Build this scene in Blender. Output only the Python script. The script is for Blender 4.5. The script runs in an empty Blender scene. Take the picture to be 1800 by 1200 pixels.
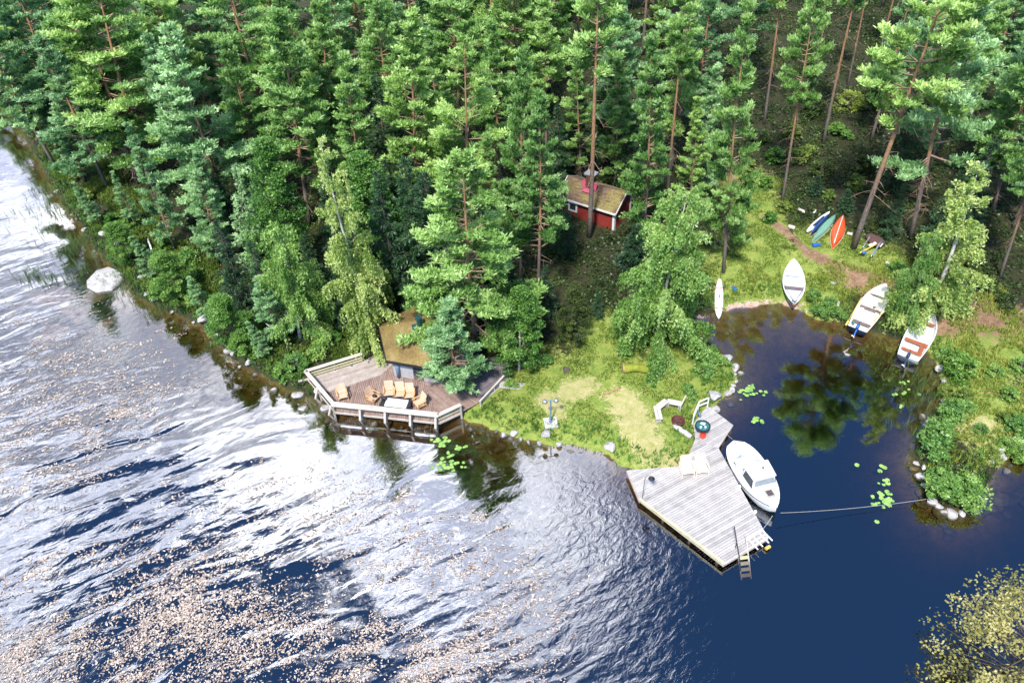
import bpy, math, random
import numpy as np
from mathutils import Vector, Matrix
random.seed(7); rng = np.random.default_rng(11)
R = math.radians
sc = bpy.context.scene
FULLVEG = True
COL = sc.collection
# ------------------------------------------------------------------ camera
F_PX, DEP, ROLL, CAMZ = 1450.0, R(42.5), R(2.6), 40.0
cd, sd = math.cos(DEP), math.sin(DEP)
Fw = np.array([0, cd, -sd]); U0 = np.array([0, sd, cd]); R0 = np.array([1.0, 0, 0])
Rt = math.cos(ROLL)*R0 - math.sin(ROLL)*U0
Up = math.cos(ROLL)*U0 + math.sin(ROLL)*R0
CAM = np.array([0, 0, CAMZ])
cam = bpy.data.objects.new('camera', bpy.data.cameras.new('camera')); COL.objects.link(cam)
cam.data.lens = 36*F_PX/1800; cam.data.sensor_width = 36; cam.data.clip_end = 5000; cam.data.clip_start = 0.5
M = Matrix(((Rt[0], Up[0], -Fw[0], 0), (Rt[1], Up[1], -Fw[1], 0), (Rt[2], Up[2], -Fw[2], CAMZ), (0, 0, 0, 1)))
cam.matrix_world = M
sc.camera = cam
def ray(px, py):
    d = Fw + Rt*(px-900)/F_PX - Up*(py-600)/F_PX
    return d
def P(px, py, z=0.0):
    d = ray(px, py); t = (z-CAMZ)/d[2]
    p = CAM + d*t
    return Vector((p[0], p[1], z))
def proj(p):
    q = np.asarray(p) - CAM; w = q @ Fw
    return 900+F_PX*(q@Rt)/w, 600-F_PX*(q@Up)/w
# ------------------------------------------------------------------ shoreline / terrain
shore_px = [(-60,95),(-10,135),(8,180),(38,232),(72,290),(102,345),(138,392),(160,432),(192,462),(222,505),(262,532),(308,552),(352,572),
 (388,606),(418,636),(452,655),(492,676),(530,694),(575,714),(620,722),(680,724),(740,722),(800,728),(832,742),(880,762),(930,772),
 (965,782),(1010,782),(1060,797),(1100,822),(1140,838),(1180,832),(1208,812),(1222,778),(1240,742),(1258,716),(1282,692),(1296,662),
 (1288,640),(1262,620),(1240,605),(1226,582),(1230,560),(1262,548),(1310,540),(1370,532),(1408,545),(1430,562),(1480,568),(1510,578),
 (1550,588),(1590,602),(1632,622),(1652,655),(1655,695),(1642,730),(1612,765),(1600,795),(1612,830),(1634,868),(1652,890),(1680,898),
 (1702,888),(1730,866),(1744,832),(1768,808),(1800,790),(1900,765),(2100,720)]
land = [tuple(P(x, y)[:2]) for x, y in shore_px]
land += [(90, 40), (700, 60), (700, 1500), (-700, 1500), (-700, 330), (-120, 150)]
L1 = np.array(land)
isl = np.array([tuple(P(x, y)[:2]) for x, y in [(1795,1205),(1850,1160),(1960,1150),(2050,1250),(2000,1400),(1850,1420),(1780,1300)]])
def sdf(poly, X, Y):
    X = np.atleast_1d(X).astype(float); Y = np.atleast_1d(Y).astype(float)
    best = np.full(X.shape, 1e18); ins = np.zeros(X.shape, bool)
    n = len(poly)
    for i in range(n):
        ax, ay = poly[i]; bx, by = poly[(i+1) % n]
        ex, ey = bx-ax, by-ay
        wx, wy = X-ax, Y-ay
        t = np.clip((wx*ex+wy*ey)/(ex*ex+ey*ey), 0, 1)
        best = np.minimum(best, (wx-t*ex)**2+(wy-t*ey)**2)
        c = ((ay > Y) != (by > Y))
        xi = ax + (Y-ay)/(by-ay if abs(by-ay) > 1e-9 else 1e-9)*ex
        ins ^= c & (X < xi)
    return np.where(ins, 1, -1)*np.sqrt(best)
def wob(X, Y, s, a):
    return a*(np.sin(X*s+1.3*np.sin(Y*s*0.7+2))*np.cos(Y*s*1.1+0.8*np.sin(X*s*0.9)))
FLATS = [(715,615,5.8,0.42),(640,650,3.0,0.42),(840,655,3.0,0.42),(880,640,2.5,0.42),(1240,745,2.6,0.33),(1205,800,2.2,0.33),(1150,830,2.2,0.33),(1394,500,2.2,0.25),(1535,540,2.2,0.3),(1525,560,2.0,0.2),(1615,595,2.2,0.25),(1264,525,1.6,0.25)]
DECKP = [tuple(P(x, y, 0.6)[:2]) for x, y in [(534,660),(588,722),(772,744),(812,722),(848,712),(896,672),(900,624),(870,620),(760,530),(640,545),(636,634)]]
DOCKP = [tuple(P(x, y, 0.45)[:2]) for x, y in [(1103,826),(1193,819),(1209,803),(1222,772),(1219,745),(1243,712),(1289,747),(1263,787),(1351,946),(1272,993),(1126,880)]]
CABP = [tuple(P(x, y, 1.0)[:2]) for x, y in [(985,372),(1078,402),(1110,385),(1020,355)]]
def nearseg(X, Y, a, b, r):
    a, b = P(*a, 0.5), P(*b, 0.5); ex, ey = b.x-a.x, b.y-a.y
    t = np.clip(((X-a.x)*ex+(Y-a.y)*ey)/(ex*ex+ey*ey), 0, 1)
    return np.hypot(X-a.x-t*ex, Y-a.y-t*ey) < r
def free(X, Y, m=0.1):
    bt = np.zeros(np.shape(X), bool)
    for a, b, r in (((1393,472),(1395,540),.85),((1546,520),(1507,579),.95),((1630,566),(1596,628),.95),((1264,557),(1264,496),.36)): bt |= nearseg(X, Y, a, b, r)
    return (~bt) & (sdf(np.array(DECKP), X, Y) < -m) & (sdf(np.array(DOCKP), X, Y) < -m) & (sdf(np.array(CABP), X, Y) < -m)
def height(X, Y):
    X = np.atleast_1d(X).astype(float); Y = np.atleast_1d(Y).astype(float)
    d = np.maximum(sdf(L1, X, Y), sdf(isl, X, Y))
    d = d + wob(X, Y, 2.3, 0.16) + wob(X+5, Y, 5.1, 0.07)
    b = P(1320, 575); beach = np.exp(-(((X-b.x)/8.0)**2+((Y-b.y)/6.5)**2))
    hl = 0.55*(1-np.exp(-np.maximum(d, 0)/0.7))*(1-0.85*np.exp(-(((X-b.x)/5)**2+((Y-b.y)/3.5)**2))) + 0.7*(1-np.exp(-np.maximum(d, 0)/9)) \
        + np.clip((np.maximum(d, 0)-12)*0.012, 0, 2.5) + np.where(d > 3, wob(X, Y, 0.5, 0.10), 0)
    for (fpx, fpy, rr, cap) in FLATS:
        c = P(fpx, fpy); w = 1/(1+np.exp((np.hypot(X-c.x, Y-c.y)-rr)*2.5)); hl = hl*(1-w)+np.minimum(hl, cap)*w
    slope = 0.5*(1-0.86*beach)
    hw = -np.minimum(0.10+np.maximum(-d, 0)*slope, 3.0)
    return np.where(d > 0, hl, hw)
def H(x, y): return float(height(x, y)[0])
def G(px, py, dz=0.0):
    """point of the terrain seen at a pixel of the 1800 px layout"""
    z = 0.6
    for _ in range(6):
        p = P(px, py, z); z = max(H(p.x, p.y), 0.0)
    p = P(px, py, z); p.z = z+dz
    return p
# ------------------------------------------------------------------ materials
def nmat(name):
    m = bpy.data.materials.new(name); m.use_nodes = True
    nt = m.node_tree; bs = nt.nodes['Principled BSDF']
    return m, nt, bs
def ramp(nt, stops, fac=None, interp='LINEAR'):
    r = nt.nodes.new('ShaderNodeValToRGB'); r.color_ramp.interpolation = interp
    el = r.color_ramp.elements
    while len(el) < len(stops): el.new(0.5)
    for e, (p, c) in zip(el, stops): e.position = p; e.color = (*c, 1)
    if fac is not None: nt.links.new(fac, r.inputs[0])
    return r.outputs[0]
def noise(nt, scale, detail=4, rough=0.6, vec=None, dist=0.0):
    n = nt.nodes.new('ShaderNodeTexNoise'); n.inputs['Scale'].default_value = scale
    n.inputs['Detail'].default_value = detail; n.inputs['Roughness'].default_value = rough
    n.inputs['Distortion'].default_value = dist
    if vec is not None: nt.links.new(vec, n.inputs['Vector'])
    return n.outputs['Fac']
def mix(nt, a, b, f, mode='MIX'):
    m = nt.nodes.new('ShaderNodeMix'); m.data_type = 'RGBA'; m.blend_type = mode
    for s, v in ((m.inputs[6], a), (m.inputs[7], b), (m.inputs[0], f)):
        if isinstance(v, (int, float)): s.default_value = v
        elif isinstance(v, tuple): s.default_value = (*v, 1)
        else: nt.links.new(v, s)
    return m.outputs[2]
def mth(nt, op, a, b=None, c=None, clamp=False):
    m = nt.nodes.new('ShaderNodeMath'); m.operation = op; m.use_clamp = clamp
    for s, v in zip(m.inputs, (a, b, c)):
        if v is None: continue
        if isinstance(v, (int, float)): s.default_value = v
        else: nt.links.new(v, s)
    return m.outputs[0]
def maprange(nt, v, a, b, c=0.0, d=1.0, smooth=True):
    m = nt.nodes.new('ShaderNodeMapRange'); m.interpolation_type = 'SMOOTHSTEP' if smooth else 'LINEAR'
    nt.links.new(v, m.inputs[0])
    for i, k in enumerate((a, b, c, d)): m.inputs[i+1].default_value = k
    return m.outputs[0]
def objco(nt): return nt.nodes.new('ShaderNodeTexCoord').outputs['Object']
def geopos(nt): return nt.nodes.new('ShaderNodeNewGeometry').outputs['Position']
def attr(nt, name):
    a = nt.nodes.new('ShaderNodeAttribute'); a.attribute_name = name; return a
def bump(nt, bs, h, strength=0.3, dist=0.02):
    b = nt.nodes.new('ShaderNodeBump'); b.inputs['Strength'].default_value = strength; b.inputs['Distance'].default_value = dist
    nt.links.new(h, b.inputs['Height']); nt.links.new(b.outputs[0], bs.inputs['Normal'])
def plain(name, col, rough=0.6, var=0.15, scale=6, metal=0, bmp=0.0):
    m, nt, bs = nmat(name)
    n = noise(nt, scale, 4, 0.65, objco(nt))
    c = tuple(max(0, k*(1-var)) for k in col); e = tuple(min(1, k*(1+var)) for k in col)
    nt.links.new(ramp(nt, [(0.3, c), (0.7, e)], n), bs.inputs['Base Color'])
    bs.inputs['Roughness'].default_value = rough; bs.inputs['Metallic'].default_value = metal
    if bmp: bump(nt, bs, noise(nt, scale*4, 3, 0.6, objco(nt)), bmp)
    return m
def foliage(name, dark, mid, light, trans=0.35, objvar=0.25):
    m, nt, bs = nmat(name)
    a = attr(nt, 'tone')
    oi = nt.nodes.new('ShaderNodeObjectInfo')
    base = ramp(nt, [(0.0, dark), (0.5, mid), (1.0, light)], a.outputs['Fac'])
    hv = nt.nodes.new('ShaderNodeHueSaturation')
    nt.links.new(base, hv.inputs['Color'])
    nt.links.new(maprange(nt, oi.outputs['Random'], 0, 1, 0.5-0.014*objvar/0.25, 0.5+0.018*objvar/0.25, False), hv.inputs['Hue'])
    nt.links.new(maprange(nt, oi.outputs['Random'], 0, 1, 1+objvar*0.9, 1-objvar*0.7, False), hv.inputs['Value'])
    nt.nodes.remove(bs)
    out = nt.nodes['Material Output']
    df = nt.nodes.new('ShaderNodeBsdfDiffuse'); tr = nt.nodes.new('ShaderNodeBsdfTranslucent')
    gl = nt.nodes.new('ShaderNodeBsdfGlossy'); gl.inputs['Roughness'].default_value = 0.45
    gl.inputs['Color'].default_value = (0.8, 0.9, 0.8, 1)
    m1 = nt.nodes.new('ShaderNodeMixShader'); m1.inputs[0].default_value = trans
    m2 = nt.nodes.new('ShaderNodeMixShader'); m2.inputs[0].default_value = 0.04
    nt.links.new(hv.outputs[0], df.inputs[0]); nt.links.new(hv.outputs[0], tr.inputs[0])
    nt.links.new(df.outputs[0], m1.inputs[1]); nt.links.new(tr.outputs[0], m1.inputs[2])
    nt.links.new(m1.outputs[0], m2.inputs[1]); nt.links.new(gl.outputs[0], m2.inputs[2])
    nt.links.new(m2.outputs[0], out.inputs[0])
    return m
MT = {}
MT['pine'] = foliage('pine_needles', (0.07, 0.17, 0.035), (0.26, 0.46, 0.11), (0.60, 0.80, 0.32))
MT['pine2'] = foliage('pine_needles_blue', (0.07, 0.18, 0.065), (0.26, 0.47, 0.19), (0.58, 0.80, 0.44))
MT['birch'] = foliage('birch_leaves', (0.11, 0.26, 0.05), (0.27, 0.48, 0.12), (0.50, 0.68, 0.26), trans=0.5)
MT['birchpale'] = foliage('birch_leaves_pale', (0.22, 0.36, 0.07), (0.54, 0.68, 0.20), (0.88, 0.94, 0.45), trans=0.5, objvar=0.05)
MT['alder'] = foliage('alder_leaves', (0.05, 0.14, 0.02), (0.15, 0.31, 0.05), (0.34, 0.54, 0.12))
MT['spruce'] = foliage('spruce_needles', (0.015, 0.05, 0.02), (0.035, 0.10, 0.04), (0.08, 0.18, 0.075))  # needles darkened so the filler spruces stand in for shaded gaps
MT['shrub'] = foliage('shrub_leaves', (0.07, 0.18, 0.035), (0.20, 0.37, 0.07), (0.42, 0.60, 0.18))
MT['under'] = foliage('undergrowth_leaves', (0.018, 0.038, 0.01), (0.05, 0.085, 0.018), (0.13, 0.20, 0.035))  # albedo lowered to put forest shade into the leaf colour
MT['grass'] = foliage('grass_blades', (0.09, 0.15, 0.02), (0.20, 0.29, 0.05), (0.38, 0.44, 0.11))
MT['reed'] = foliage('reed_blades', (0.06, 0.14, 0.04), (0.14, 0.24, 0.07), (0.28, 0.36, 0.13))
MT['yellow'] = foliage('yellow_leaves', (0.17, 0.17, 0.03), (0.48, 0.41, 0.13), (0.85, 0.74, 0.42))
MT['float'] = foliage('floating_leaf', (0.16, 0.11, 0.08), (0.42, 0.32, 0.27), (0.74, 0.63, 0.56), trans=0.1)
MT['pad'] = foliage('lily_pad', (0.16, 0.33, 0.08), (0.28, 0.48, 0.12), (0.50, 0.64, 0.24), trans=0.1)
MT['dead'] = plain('dead_twigs', (0.26, 0.20, 0.17), 0.8, 0.3)
def bark_pine():
    m, nt, bs = nmat('pine_bark')
    co = objco(nt)
    sep = nt.nodes.new('ShaderNodeSeparateXYZ'); nt.links.new(co, sep.inputs[0])
    n = noise(nt, 2.2, 5, 0.7, co)
    z = mth(nt, 'ADD', sep.outputs[2], mth(nt, 'MULTIPLY', n, 3.0))
    f = maprange(nt, z, 4.5, 9.0)
    c1 = ramp(nt, [(0.3, (0.10, 0.075, 0.065)), (0.7, (0.25, 0.21, 0.19))], noise(nt, 7, 5, 0.7, co))
    c2 = ramp(nt, [(0.3, (0.26, 0.13, 0.07)), (0.7, (0.48, 0.27, 0.14))], noise(nt, 5, 5, 0.7, co))
    nt.links.new(mix(nt, c1, c2, f), bs.inputs['Base Color']); bs.inputs['Roughness'].default_value = 0.85
    bump(nt, bs, noise(nt, 14, 4, 0.7, co), 0.6, 0.05)
    return m
def bark_birch():
    m, nt, bs = nmat('birch_bark')
    co = objco(nt); mp = nt.nodes.new('ShaderNodeMapping'); mp.inputs['Scale'].default_value = (1, 1, 4); nt.links.new(co, mp.inputs[0])
    n = noise(nt, 2.5, 5, 0.7, mp.outputs[0])
    nt.links.new(ramp(nt, [(0.36, (0.05, 0.045, 0.04)), (0.46, (0.62, 0.59, 0.54)), (0.8, (0.8, 0.78, 0.73))], n), bs.inputs['Base Color'])
    bs.inputs['Roughness'].default_value = 0.7
    return m
MT['barkp'] = bark_pine(); MT['barkb'] = bark_birch()
MT['barkd'] = plain('dark_bark', (0.12, 0.095, 0.08), 0.9, 0.35, 5, bmp=0.4)
MT['limb'] = plain('pine_limb', (0.33, 0.22, 0.16), 0.85, 0.4, 1.5)
def rockmat(name, a, b, c):
    m, nt, bs = nmat(name); co = geopos(nt)
    n = noise(nt, 3.0, 8, 0.7, co)
    col = ramp(nt, [(0.3, a), (0.5, b), (0.72, c)], n)
    sp = noise(nt, 22, 3, 0.6, co)
    col = mix(nt, col, (0.10, 0.10, 0.09), maprange(nt, sp, 0.55, 0.75, 0, 0.7))
    sz_ = nt.nodes.new('ShaderNodeSeparateXYZ'); nt.links.new(co, sz_.inputs[0])
    wet = maprange(nt, mth(nt, 'ADD', sz_.outputs[2], mth(nt, 'MULTIPLY', n, 0.10)), 0.14, 0.09)
    col = mix(nt, col, mix(nt, col, (0.32, 0.30, 0.26), 1.0, 'MULTIPLY'), wet)
    nt.links.new(col, bs.inputs['Base Color']); bs.inputs['Roughness'].default_value = 0.85
    bump(nt, bs, noise(nt, 9, 6, 0.7, co), 0.6, 0.05)
    return m
MT['rock'] = rockmat('grey_granite', (0.24, 0.23, 0.235), (0.44, 0.42, 0.42), (0.64, 0.62, 0.60))
MT['rockp'] = rockmat('pink_granite', (0.34, 0.19, 0.15), (0.50, 0.31, 0.26), (0.64, 0.46, 0.40))
MT['rocks'] = rockmat('sunken_stone', (0.16, 0.12, 0.05), (0.34, 0.26, 0.11), (0.52, 0.42, 0.20))
def wood(name, a, b, c, scale=1.0, rough=0.75, useattr=True):
    m, nt, bs = nmat(name); co = geopos(nt)
    n = noise(nt, 1.6*scale, 6, 0.7, co); n2 = noise(nt, 11*scale, 5, 0.7, co)
    col = ramp(nt, [(0.28, a), (0.5, b), (0.72, c)], mth(nt, 'ADD', mth(nt, 'MULTIPLY', n, 0.55), mth(nt, 'MULTIPLY', n2, 0.45)))
    if useattr:
        t = attr(nt, 'tone')
        hv = nt.nodes.new('ShaderNodeHueSaturation'); nt.links.new(col, hv.inputs['Color'])
        nt.links.new(maprange(nt, t.outputs['Fac'], 0, 1, 0.8, 1.13, False), hv.inputs['Value']); col = hv.outputs[0]
    nt.links.new(col, bs.inputs['Base Color']); bs.inputs['Roughness'].default_value = rough
    bump(nt, bs, n2, 0.35, 0.01)
    return m
MT['wgrey'] = wood('weathered_grey_planks', (0.27, 0.25, 0.25), (0.44, 0.415, 0.41), (0.59, 0.56, 0.55))
MT['wbrown'] = wood('brown_deck_planks', (0.17, 0.10, 0.08), (0.30, 0.205, 0.175), (0.46, 0.37, 0.34))
MT['wmid'] = wood('worn_deck_planks', (0.26, 0.19, 0.165), (0.42, 0.35, 0.32), (0.60, 0.55, 0.53))
MT['wrail'] = wood('pale_rail_wood', (0.38, 0.33, 0.29), (0.56, 0.50, 0.45), (0.72, 0.67, 0.62), useattr=False)
MT['wyel'] = wood('yellowish_wood', (0.36, 0.31, 0.18), (0.58, 0.53, 0.34), (0.72, 0.68, 0.50), useattr=False)
MT['wdark'] = wood('dark_walkway_planks', (0.10, 0.08, 0.10), (0.19, 0.16, 0.18), (0.30, 0.26, 0.28))
MT['chair'] = wood('chair_plywood', (0.52, 0.33, 0.22), (0.66, 0.45, 0.32), (0.76, 0.57, 0.44), useattr=False, rough=0.5)
MT['chairp'] = wood('pale_chair_plywood', (0.78, 0.56, 0.45), (0.86, 0.68, 0.57), (0.9, 0.76, 0.66), useattr=False, rough=0.5)
MT['chairleg'] = plain('chair_frame', (0.66, 0.38, 0.17), 0.5)
MT['white'] = plain('white_paint', (0.80, 0.80, 0.79), 0.35, 0.04)
MT['boatwhite'] = plain('boat_gelcoat', (0.76, 0.77, 0.77), 0.25, 0.09, 2)
MT['boatgrey'] = plain('aged_gelcoat', (0.66, 0.70, 0.76), 0.4, 0.10, 3)
MT['boatcream'] = plain('cream_gelcoat', (0.82, 0.79, 0.70), 0.35, 0.06, 3)
MT['black'] = plain('black_metal', (0.02, 0.022, 0.028), 0.45, 0.2)
MT['navy'] = plain('navy_hull', (0.02, 0.04, 0.10), 0.35, 0.2)
MT['teal'] = plain('teal_hull', (0.03, 0.16, 0.17), 0.35, 0.15)
MT['blue'] = plain('blue_plastic', (0.02, 0.13, 0.48), 0.4, 0.2)
MT['red'] = plain('orange_red_hull', (0.80, 0.10, 0.03), 0.3, 0.14, 2.5)
MT['redp'] = plain('red_plastic', (0.7, 0.08, 0.05), 0.4)
MT['green'] = plain('sea_green_hull', (0.18, 0.38, 0.29), 0.4, 0.12, 2)
MT['yel'] = plain('yellow_oar', (0.72, 0.50, 0.12), 0.5)
MT['thwart'] = plain('brown_thwart', (0.17, 0.12, 0.12), 0.6, 0.3)
MT['rust'] = plain('rusty_iron', (0.13, 0.04, 0.03), 0.8, 0.4, 5)
MT['falu'] = plain('red_board_wall', (0.26, 0.03, 0.022), 0.8, 0.25, 3)
MT['pinkish'] = plain('magenta_flashing', (0.45, 0.07, 0.14), 0.5, 0.2)
MT['steel'] = plain('galvanised_steel', (0.42, 0.45, 0.48), 0.4, 0.12, metal=0.5)
MT['bluegrey'] = plain('blue_grey_metal', (0.16, 0.24, 0.34), 0.45, 0.12)
MT['darkteal'] = plain('dark_teal_metal', (0.015, 0.07, 0.08), 0.45, 0.2)
MT['glass'] = plain('dark_window_glass', (0.035, 0.05, 0.06), 0.08, 0.2)
MT['glasst'] = plain('tinted_glass', (0.10, 0.08, 0.08), 0.1, 0.2)
MT['wallgrey'] = wood('grey_board_wall', (0.26, 0.27, 0.30), (0.40, 0.41, 0.44), (0.52, 0.52, 0.54), useattr=False)
MT['concrete'] = plain('concrete', (0.55, 0.54, 0.52), 0.9, 0.12, 4)
MT['moss'] = plain('mossy_log', (0.24, 0.27, 0.03), 0.95, 0.35, 3, bmp=0.8)
MT['logend'] = plain('sawn_log_end', (0.45, 0.25, 0.15), 0.9, 0.3, 6)
MT['greylog'] = wood('driftwood', (0.32, 0.30, 0.30), (0.50, 0.48, 0.47), (0.66, 0.64, 0.62), useattr=False)
MT['rope'] = plain('rope', (0.38, 0.35, 0.32), 0.8)
MT['ash'] = plain('ash', (0.10, 0.05, 0.045), 0.95, 0.4, 8)
def mossroof(name, stops, s=2.2):
    m, nt, bs = nmat(name); co = geopos(nt)
    n = mth(nt, 'ADD', mth(nt, 'MULTIPLY', noise(nt, s*0.35, 4, 0.6, co), 0.5), mth(nt, 'MULTIPLY', noise(nt, s*3, 6, 0.75, co), 0.5))
    nt.links.new(ramp(nt, stops, n), bs.inputs['Base Color']); bs.inputs['Roughness'].default_value = 0.95
    bump(nt, bs, noise(nt, s*6, 5, 0.7, co), 0.8, 0.06)
    return m
MT['turf'] = mossroof('mossy_turf_roof', [(0.36, (0.10, 0.075, 0.015)), (0.46, (0.21, 0.135, 0.055)), (0.54, (0.25, 0.19, 0.055)), (0.62, (0.38, 0.25, 0.15))])
MT['cabroof'] = mossroof('mossy_felt_roof', [(0.36, (0.07, 0.04, 0.035)), (0.47, (0.16, 0.10, 0.075)), (0.56, (0.24, 0.20, 0.06)), (0.68, (0.34, 0.28, 0.20))], 1.6)
# ------------------------------------------------------------------ mesh helpers
def npmesh(name, V, k, tone=None):
    """soup of n k-gons, V shaped (n, k, 3)"""
    V = np.asarray(V, dtype=np.float32); n = V.shape[0]
    me = bpy.data.meshes.new(name)
    me.vertices.add(n*k); me.vertices.foreach_set('co', V.reshape(-1))
    me.loops.add(n*k); me.loops.foreach_set('vertex_index', np.arange(n*k, dtype=np.int32))
    me.polygons.add(n); me.polygons.foreach_set('loop_start', np.arange(0, n*k, k, dtype=np.int32))
    me.polygons.foreach_set('loop_total', np.full(n, k, dtype=np.int32))
    if tone is not None:
        a = me.attributes.new('tone', 'FLOAT', 'POINT'); a.data.foreach_set('value', np.repeat(np.asarray(tone, dtype=np.float32), k))
    me.update(); return me
class MB:
    def __init__(s): s.v = []; s.f = []; s.t = []; s.ctone = 0.5
    def add(s, vs, fs):
        o = len(s.v); s.v += [tuple(v) for v in vs]; s.f += [tuple(i+o for i in f) for f in fs]; s.t += [s.ctone]*len(vs)
    def box(s, c, size, rz=0, rx=0, ry=0):
        m = Matrix.Translation(Vector(c)) @ Matrix.Rotation(rz, 4, 'Z') @ Matrix.Rotation(ry, 4, 'Y') @ Matrix.Rotation(rx, 4, 'X')
        x, y, z = (k/2 for k in size); b = min(x, y, z)*0.12
        vs = [m @ Vector((i*x, j*y, k*z)) for i in (-1, 1) for j in (-1, 1) for k in (-1, 1)]
        s.add(vs, [(0, 1, 3, 2), (4, 6, 7, 5), (0, 4, 5, 1), (2, 3, 7, 6), (0, 2, 6, 4), (1, 5, 7, 3)])
    def beam(s, a, b, w, h, up=(0, 0, 1)):
        a = Vector(a); b = Vector(b); d = (b-a).normalized(); u = Vector(up)
        if abs(d.dot(u)) > 0.98: u = Vector((0, 1, 0))
        r = d.cross(u).normalized(); u = r.cross(d)
        vs = [p + r*i*w/2 + u*j*h/2 for p in (a, b) for i in (-1, 1) for j in (-1, 1)]
        s.add(vs, [(0, 1, 3, 2), (4, 6, 7, 5), (0, 4, 5, 1), (2, 3, 7, 6), (0, 2, 6, 4), (1, 5, 7, 3)])
    def prism(s, poly, z0, z1):
        n = len(poly)
        vs = [(p[0], p[1], z0) for p in poly]+[(p[0], p[1], z1) for p in poly]
        s.add(vs, [tuple(range(n))[::-1], tuple(range(n, 2*n))]+[(i, (i+1) % n, n+(i+1) % n, n+i) for i in range(n)])
    def tube(s, pts, rad, k=6, cap=True):
        pts = [Vector(p) for p in pts]; n = len(pts)
        if isinstance(rad, (int, float)): rad = [rad]*n
        vs = []; prev = None
        for i, p in enumerate(pts):
            d = (pts[min(i+1, n-1)]-pts[max(i-1, 0)]).normalized()
            u = Vector((0, 0, 1)) if abs(d.z) < 0.9 else Vector((1, 0, 0))
            if prev is not None: u = prev
            r = d.cross(u); r = r.normalized() if r.length > 1e-5 else Vector((1, 0, 0)); u = r.cross(d).normalized(); prev = u
            for j in range(k):
                a = 2*math.pi*j/k
                vs.append(p+(r*math.cos(a)+u*math.sin(a))*rad[i])
        fs = [(i*k+j, i*k+(j+1) % k, (i+1)*k+(j+1) % k, (i+1)*k+j) for i in range(n-1) for j in range(k)]
        if cap: fs += [tuple(range(k))[::-1], tuple(range((n-1)*k, n*k))]
        s.add(vs, fs)
    def cyl(s, c, r, h, k=16, r2=None):
        c = Vector(c); s.tube([c, c+Vector((0, 0, h))], [r, r if r2 is None else r2], k)
    def lathe(s, c, prof, k=16):
        c = Vector(c); n = len(prof)
        vs = [c+Vector((r*math.cos(2*math.pi*j/k), r*math.sin(2*math.pi*j/k), z)) for r, z in prof for j in range(k)]
        fs = [(i*k+j, i*k+(j+1) % k, (i+1)*k+(j+1) % k, (i+1)*k+j) for i in range(n-1) for j in range(k)]
        s.add(vs, fs)
    def blob(s, c, size, seed=0, rough=0.25, sub=2, rz=0.0, flat=False):
        import bmesh
        r = random.Random(seed); bm = bmesh.new(); bmesh.ops.create_icosphere(bm, subdivisions=sub, radius=1)
        axes = [(Vector((r.gauss(0, 1), r.gauss(0, 1), r.gauss(0, 1))).normalized(), r.uniform(0.45, 0.95)) for _ in range(9)]
        ph = [r.uniform(0, 6) for _ in range(3)]
        m = Matrix.Rotation(rz, 3, 'Z')
        vs = []
        for v in bm.verts:
            p = v.co.copy()
            for a, d in axes:                       # facet cuts give a stone its planes
                t = p.dot(a)
                if t > d: p -= a*(t-d)*(0.9 if rough > 0.1 else 0.3)
            p *= 1+rough*0.35*math.sin(3*p.x+ph[0])*math.cos(3*p.y+ph[1])*math.sin(2.5*p.z+ph[2])
            p = Vector((p.x*size[0], p.y*size[1], p.z*size[2]))
            vs.append(Vector(c)+m @ p)
        s.add(vs, [tuple(v.index for v in f.verts) for f in bm.faces]); bm.free()
    def mesh(s, name):
        me = bpy.data.meshes.new(name); me.from_pydata(s.v, [], s.f)
        a = me.attributes.new('tone', 'FLOAT', 'POINT'); a.data.foreach_set('value', s.t)
        me.update(); return me
    def build(s, name, mat, parent=None, smooth=False, bevel=0, loc=None):
        me = s.mesh(name)
        import bmesh
        bm = bmesh.new(); bm.from_mesh(me); bmesh.ops.recalc_face_normals(bm, faces=bm.faces); bm.to_mesh(me); bm.free()
        if smooth: me.polygons.foreach_set('use_smooth', [True]*len(me.polygons))
        o = obj(name, me, mat, parent)
        if bevel:
            b = o.modifiers.new('bevel', 'BEVEL'); b.width = bevel; b.segments = 2; b.limit_method = 'ANGLE'
        if loc is not None: o.location = loc
        return o
def obj(name, me, mat, parent=None):
    if mat is not None and len(me.materials) == 0: me.materials.append(mat)
    o = bpy.data.objects.new(name, me); COL.objects.link(o)
    if parent is not None: o.parent = parent
    return o
def tag(o, label=None, cat=None, group=None, kind=None):
    if label: o['label'] = label
    if cat: o['category'] = cat
    if group: o['group'] = group
    if kind: o['kind'] = kind
    return o
def empty(name, loc, rz=0, label=None, cat=None, group=None):
    o = bpy.data.objects.new(name, None); COL.objects.link(o); o.empty_display_size = 0.3
    o.location = loc; o.rotation_euler = (0, 0, rz)
    return tag(o, label, cat, group)
def copy_tree(o, parent=None):
    c = o.copy(); COL.objects.link(c); c.parent = parent
    for ch in [k for k in COL.objects if k.parent == o]: copy_tree(ch, c)
    return c
def clip(poly, n, d):
    """part of poly where p.n <= d"""
    out = []
    for i in range(len(poly)):
        a, b = poly[i], poly[(i+1) % len(poly)]
        da, db = a[0]*n[0]+a[1]*n[1]-d, b[0]*n[0]+b[1]*n[1]-d
        if da <= 0: out.append(a)
        if (da < 0 < db) or (db < 0 < da):
            t = da/(da-db); out.append((a[0]+(b[0]-a[0])*t, a[1]+(b[1]-a[1])*t))
    return out
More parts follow.
